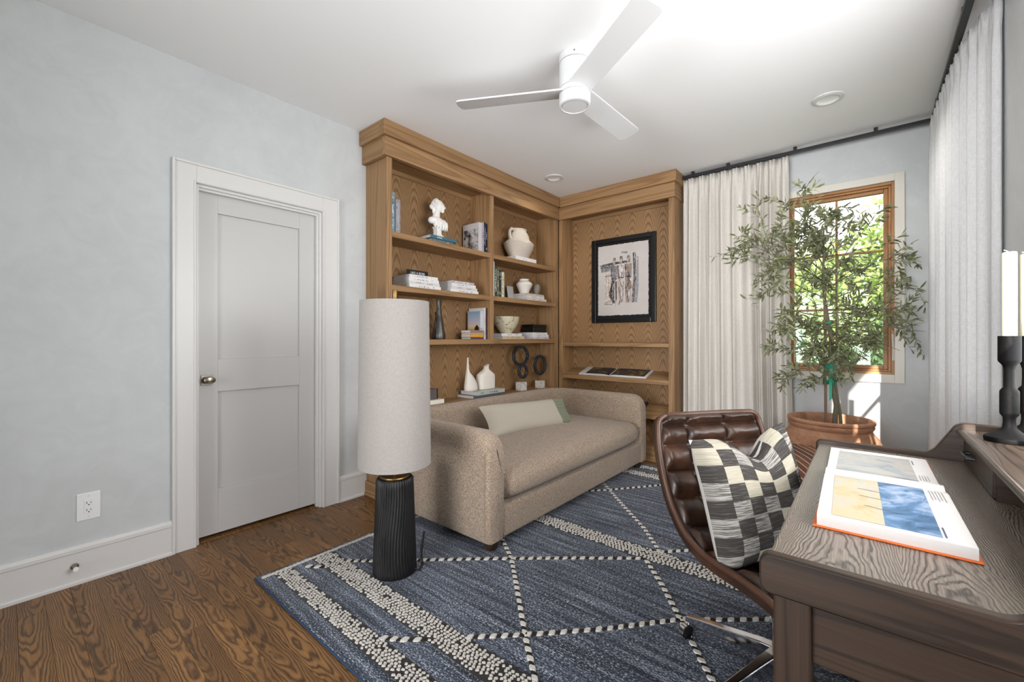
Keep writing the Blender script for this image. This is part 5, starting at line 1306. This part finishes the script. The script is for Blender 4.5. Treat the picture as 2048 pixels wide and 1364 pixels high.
for k_ in names:
    gi = G('ink_' + k_); vi = gi.coord(); ni = gi.noise(gi.scale(vi, (60, 1, 30)), 1, 3)
    base = inks[k_]; gi.pbr(gi.mix(ni, srgb(*base), srgb(*[min(255, int(c * 1.0 + 50)) for c in base])), .8, 0, .1)
    na = gi.noise(gi.scale(vi, (90, 1, 26)), 1, 4, .7, .8); tr_ = gi.n('ShaderNodeBsdfTransparent')
    mxa = gi.n('ShaderNodeMixShader', {0: gi.mrange(na, .36, .58, .12, .95), 1: tr_.outputs[0], 2: gi.p.outputs[0]}); gi.t.links.new(mxa.outputs[0], gi.out.inputs[0]); IM.append(gi.m)
ms = MB(); lay = [0]
def stroke(col, pts, w):
    """pts in paper units (0..1 across, 0..1 up)"""
    lay[0] += 1; yv = UB - .0147 - .00003 * lay[0]
    P = [Vector((px0 + (px1 - px0) * a, pz0 + (pz1 - pz0) * b_)) for a, b_ in pts]
    if not hasattr(w, '__len__'): w = [w] * len(P)
    for i in range(len(P) - 1):
        d = P[i + 1] - P[i]; n = Vector((-d.y, d.x)).normalized()
        a, b_, c, e = P[i] + n * w[i] / 2, P[i] - n * w[i] / 2, P[i + 1] - n * w[i + 1] / 2, P[i + 1] + n * w[i + 1] / 2
        ms.quad((a.x, yv, a.y), (b_.x, yv, b_.y), (c.x, yv, c.y), (e.x, yv, e.y), names.index(col))
stroke('pale', [(.20, .60), (.22, .20)], .08); stroke('tan', [(.17, .60), (.16, .22)], .012); stroke('tan', [(.22, .55), (.23, .25)], .014)
stroke('blue', [(.06, .66), (.32, .675)], .060); stroke('black', [(.04, .715), (.30, .735), (.66, .745)], [.022, .028, .022]); stroke('dark', [(.05, .69), (.34, .70)], .014)
stroke('brown', [(.14, .56), (.34, .575)], .014); stroke('tan', [(.13, .185), (.28, .20)], .022); stroke('brown', [(.12, .165), (.30, .155)], .010)
stroke('dark', [(.735, .855), (.745, .5), (.70, .17)], [.034, .030, .034]); stroke('black', [(.715, .85), (.735, .55)], .012); stroke('grey', [(.80, .80), (.79, .4), (.76, .17)], [.014, .03, .034]); stroke('pale', [(.84, .70), (.92, .705)], .010); stroke('blue', [(.48, .88), (.60, .87)], .02)
for cx_, cl, leg in ((.335, 'blue', 'black'), (.475, 'pale', 'tan'), (.62, 'brown', 'brown')):
    top = .80 - (.0 if cx_ != .335 else .012)
    stroke('dark', [(cx_ - .02, top - .02), (cx_, top + .025), (cx_ + .025, top - .02), (cx_ + .01, top - .07)], [.014, .026, .016, .012])
    stroke('tan', [(cx_, top - .01), (cx_, top - .065)], .026)
    stroke(cl, [(cx_, top - .085), (cx_ - .005, top - .28)], [.078, .058]); stroke('dark', [(cx_ - .06, top - .10), (cx_ - .055, top - .26), (cx_ - .02, top - .33)], [.012, .018, .012]); stroke('grey', [(cx_ + .055, top - .10), (cx_ + .05, top - .28)], .014)
    stroke('black', [(cx_ - .05, top - .27), (cx_ + .05, top - .275)], .014)
    stroke(leg, [(cx_ - .02, top - .29), (cx_ - .03, top - .46), (cx_ - .01, .17)], [.055, .045, .03]); stroke('pale', [(cx_ + .03, top - .30), (cx_ + .02, .18)], [.03, .022]); stroke('dark', [(cx_ - .05, top - .40), (cx_ + .01, top - .62)], .010); stroke('grey', [(cx_ + .045, top - .33), (cx_ + .03, .19)], .012)
stroke('black', [(.31, .50), (.25, .30), (.29, .20)], [.02, .03, .012]); stroke('black', [(.37, .48), (.38, .22)], [.022, .012]); stroke('black', [(.60, .55), (.64, .50)], .03); stroke('brown', [(.60, .50), (.66, .36)], .05); stroke('dark', [(.46, .45), (.52, .36)], .012)
for k in range(46):
    a = ra.uniform(.28, .70); b_ = ra.uniform(.17, .74); stroke(ra.choice(['black', 'dark', 'brown', 'tan', 'grey', 'pale']), [(a, b_), (a + ra.uniform(-.03, .03), b_ - ra.uniform(.02, .08))], ra.uniform(.004, .012))
ms.build('ink_strokes', IM, pap)
# open photo book on the alcove shelf
zs = .784
o2 = thing('open_photo_book', 'open coffee-table book with dark landscape photographs on the alcove shelf', 'book', (-2.05, 4.12, zs))
LAND = wash('night_landscape_print', [(.34, srgb(18, 20, 26)), (.46, srgb(36, 42, 60)), (.55, srgb(58, 52, 40)), (.66, srgb(120, 96, 66)), (.8, srgb(52, 64, 92))], (5, 9, 1), 1.2, 6.0, .25)
SL_ = .068 / .223; SH_ = .013 * SL_ + .002
for s_, xa, xb_ in ((-1, -2.405, -2.05), (1, -2.05, -1.655)):
    m = MB(); rings = []
    for i in range(15):
        t = i / 14; x = xa + (xb_ - xa) * t; dd = abs(x + 2.05)
        zz = zs + .004 + .014 * (1 - math.exp(-dd / .02)) - .02 * max(0, dd - .05) * .35
        zz += SH_; sl = SL_ * .195
        rings.append([(x, 4.025, zs + .0008 + SH_), (x, 4.220, zs + .0008 + SH_ + sl), (x, 4.220, zz + sl), (x, 4.025, zz)])
    pb = m.loft(rings).build('page_block', PAPER, o2, smooth=40)
    x0_, x1_ = (-2.33, -2.055) if s_ < 0 else (-2.045, -1.675)
    def ff(u, v, x0_=x0_, x1_=x1_):
        x = x0_ + (x1_ - x0_) * u; dd = abs(x + 2.05)
        return (x, 4.030 + .184 * v, zs + .0048 + SH_ + SL_ * (.005 + .184 * v) + .014 * (1 - math.exp(-dd / .02)) - .02 * max(0, dd - .05) * .35)
    MB().grid(ff, 16, 2).build('printed_photograph', LAND, pb, smooth=60)
bkk = thing('book', 'dark book lying flat on the low alcove shelf behind the sofa arm', 'book', (-1.78, 4.13, .44))
sl2 = .09 / .223
for nm, mt, a, b_, e in (('cover', cov('charcoal2', (40, 42, 48)), .0025, .022, 0), ('pages', PAPER, .005, .0195, .002)):
    MB().prism([(4.04 + e, .44 + sl2 * (.028 + e) + a), (4.04 + e, .44 + sl2 * (.028 + e) + b_), (4.20, .44 + sl2 * .188 + b_), (4.20, .44 + sl2 * .188 + a)], 'yz', -1.94 + e, -1.70 - e).build(nm, mt, bkk)

# ================================================================== OUTDOORS
LAWN = plain('lawn_grass', srgb(84, 112, 52), 1, var=.3, nscale=3, spec=.1)
struct('ground', MB().box(-40, 40, YB + .16, 60, -.8, -.6), LAWN, 'green lawn outside the window', 'lawn')
def foliage_mat(name, a, b_, c):
    g = G(name); n = g.noise(g.coord(), 1.6, 3); n2 = g.noise(g.coord(), 9, 2)
    col = g.ramp(g.math('ADD', g.math('MULTIPLY', n, .6), g.math('MULTIPLY', n2, .4)), [(.32, srgb(*a)), (.5, srgb(*b_)), (.68, srgb(*c))])
    d = g.n('ShaderNodeBsdfTranslucent', {0: col}); g.pbr(col, .6, 0, .2)
    mx_ = g.n('ShaderNodeMixShader', {0: .4, 1: g.p.outputs[0], 2: d.outputs[0]}); g.t.links.new(mx_.outputs[0], g.out.inputs[0]); return g.m
FO1 = foliage_mat('bright_tree_foliage', (110, 134, 72), (150, 168, 98), (190, 200, 136)); FO2 = foliage_mat('dark_tree_foliage', (58, 82, 56), (88, 114, 76), (124, 146, 100))
def out_tree(label, x, y, zc, rx, rz_, n, mat, seed, leaf=.16, group=None):
    t = thing('garden_tree', label, 'tree', (x, y, -.6), group=group); rq = random.Random(seed); m = MB()
    cl = []
    for k in range(max(10, n // 130)):
        a, e, r_ = rq.uniform(0, 6.28), rq.uniform(-1, 1), rq.random() ** .4
        cl.append(Vector((x + rx * r_ * math.cos(a) * math.sqrt(1 - e * e), y + rx * r_ * .8 * math.sin(a) * math.sqrt(1 - e * e), zc + rz_ * r_ * e)))
    for k in range(n):
        c = rq.choice(cl); s = rx * .26
        p = c + Vector((rq.gauss(0, s), rq.gauss(0, s), rq.gauss(0, s * .8)))
        if p.y < YB + 1.2: continue
        u = Vector((rq.uniform(-1, 1), rq.uniform(-1, 1), rq.uniform(-1, 1))).normalized(); w = u.orthogonal().normalized(); L = leaf * rq.uniform(.6, 1.3)
        m.quad(p - u * L * .5, p + w * L * .28, p + u * L * .5, p - w * L * .28)
    tag(m.build('crown', mat, t), kind='stuff')
    MB().tube([(x, y, -.6), (x + .1, y, zc * .4), (x, y, zc)], [.16, .12, .05], 8).build('trunk', BARK, t, smooth=60)
out_tree('sunlit yellow-green garden tree seen through the middle panes', -.55, 11.5, 1.2, 1.7, 1.7, 5200, FO1, 1)
out_tree('tall bright garden tree at the right of the window view', 1.25, 11.0, 3.0, 1.25, 1.9, 4600, FO1, 2)
out_tree('dark green shrub at the left bottom of the window view', -1.9, 9.5, .4, 1.15, 1.25, 4200, FO2, 3, .13)
out_tree('dark green shrub at the right bottom of the window view', .55, 9.0, .2, 1.1, 1.15, 4200, FO2, 4, .13)
out_tree('distant dark hedge tree behind the lower panes', -.6, 15.5, 1.0, 3.0, 2.0, 6000, FO2, 5, .22)
out_tree('distant bright tree at the left of the window view', -3.4, 14.5, 1.5, 2.0, 1.9, 4000, FO1, 6, .2)
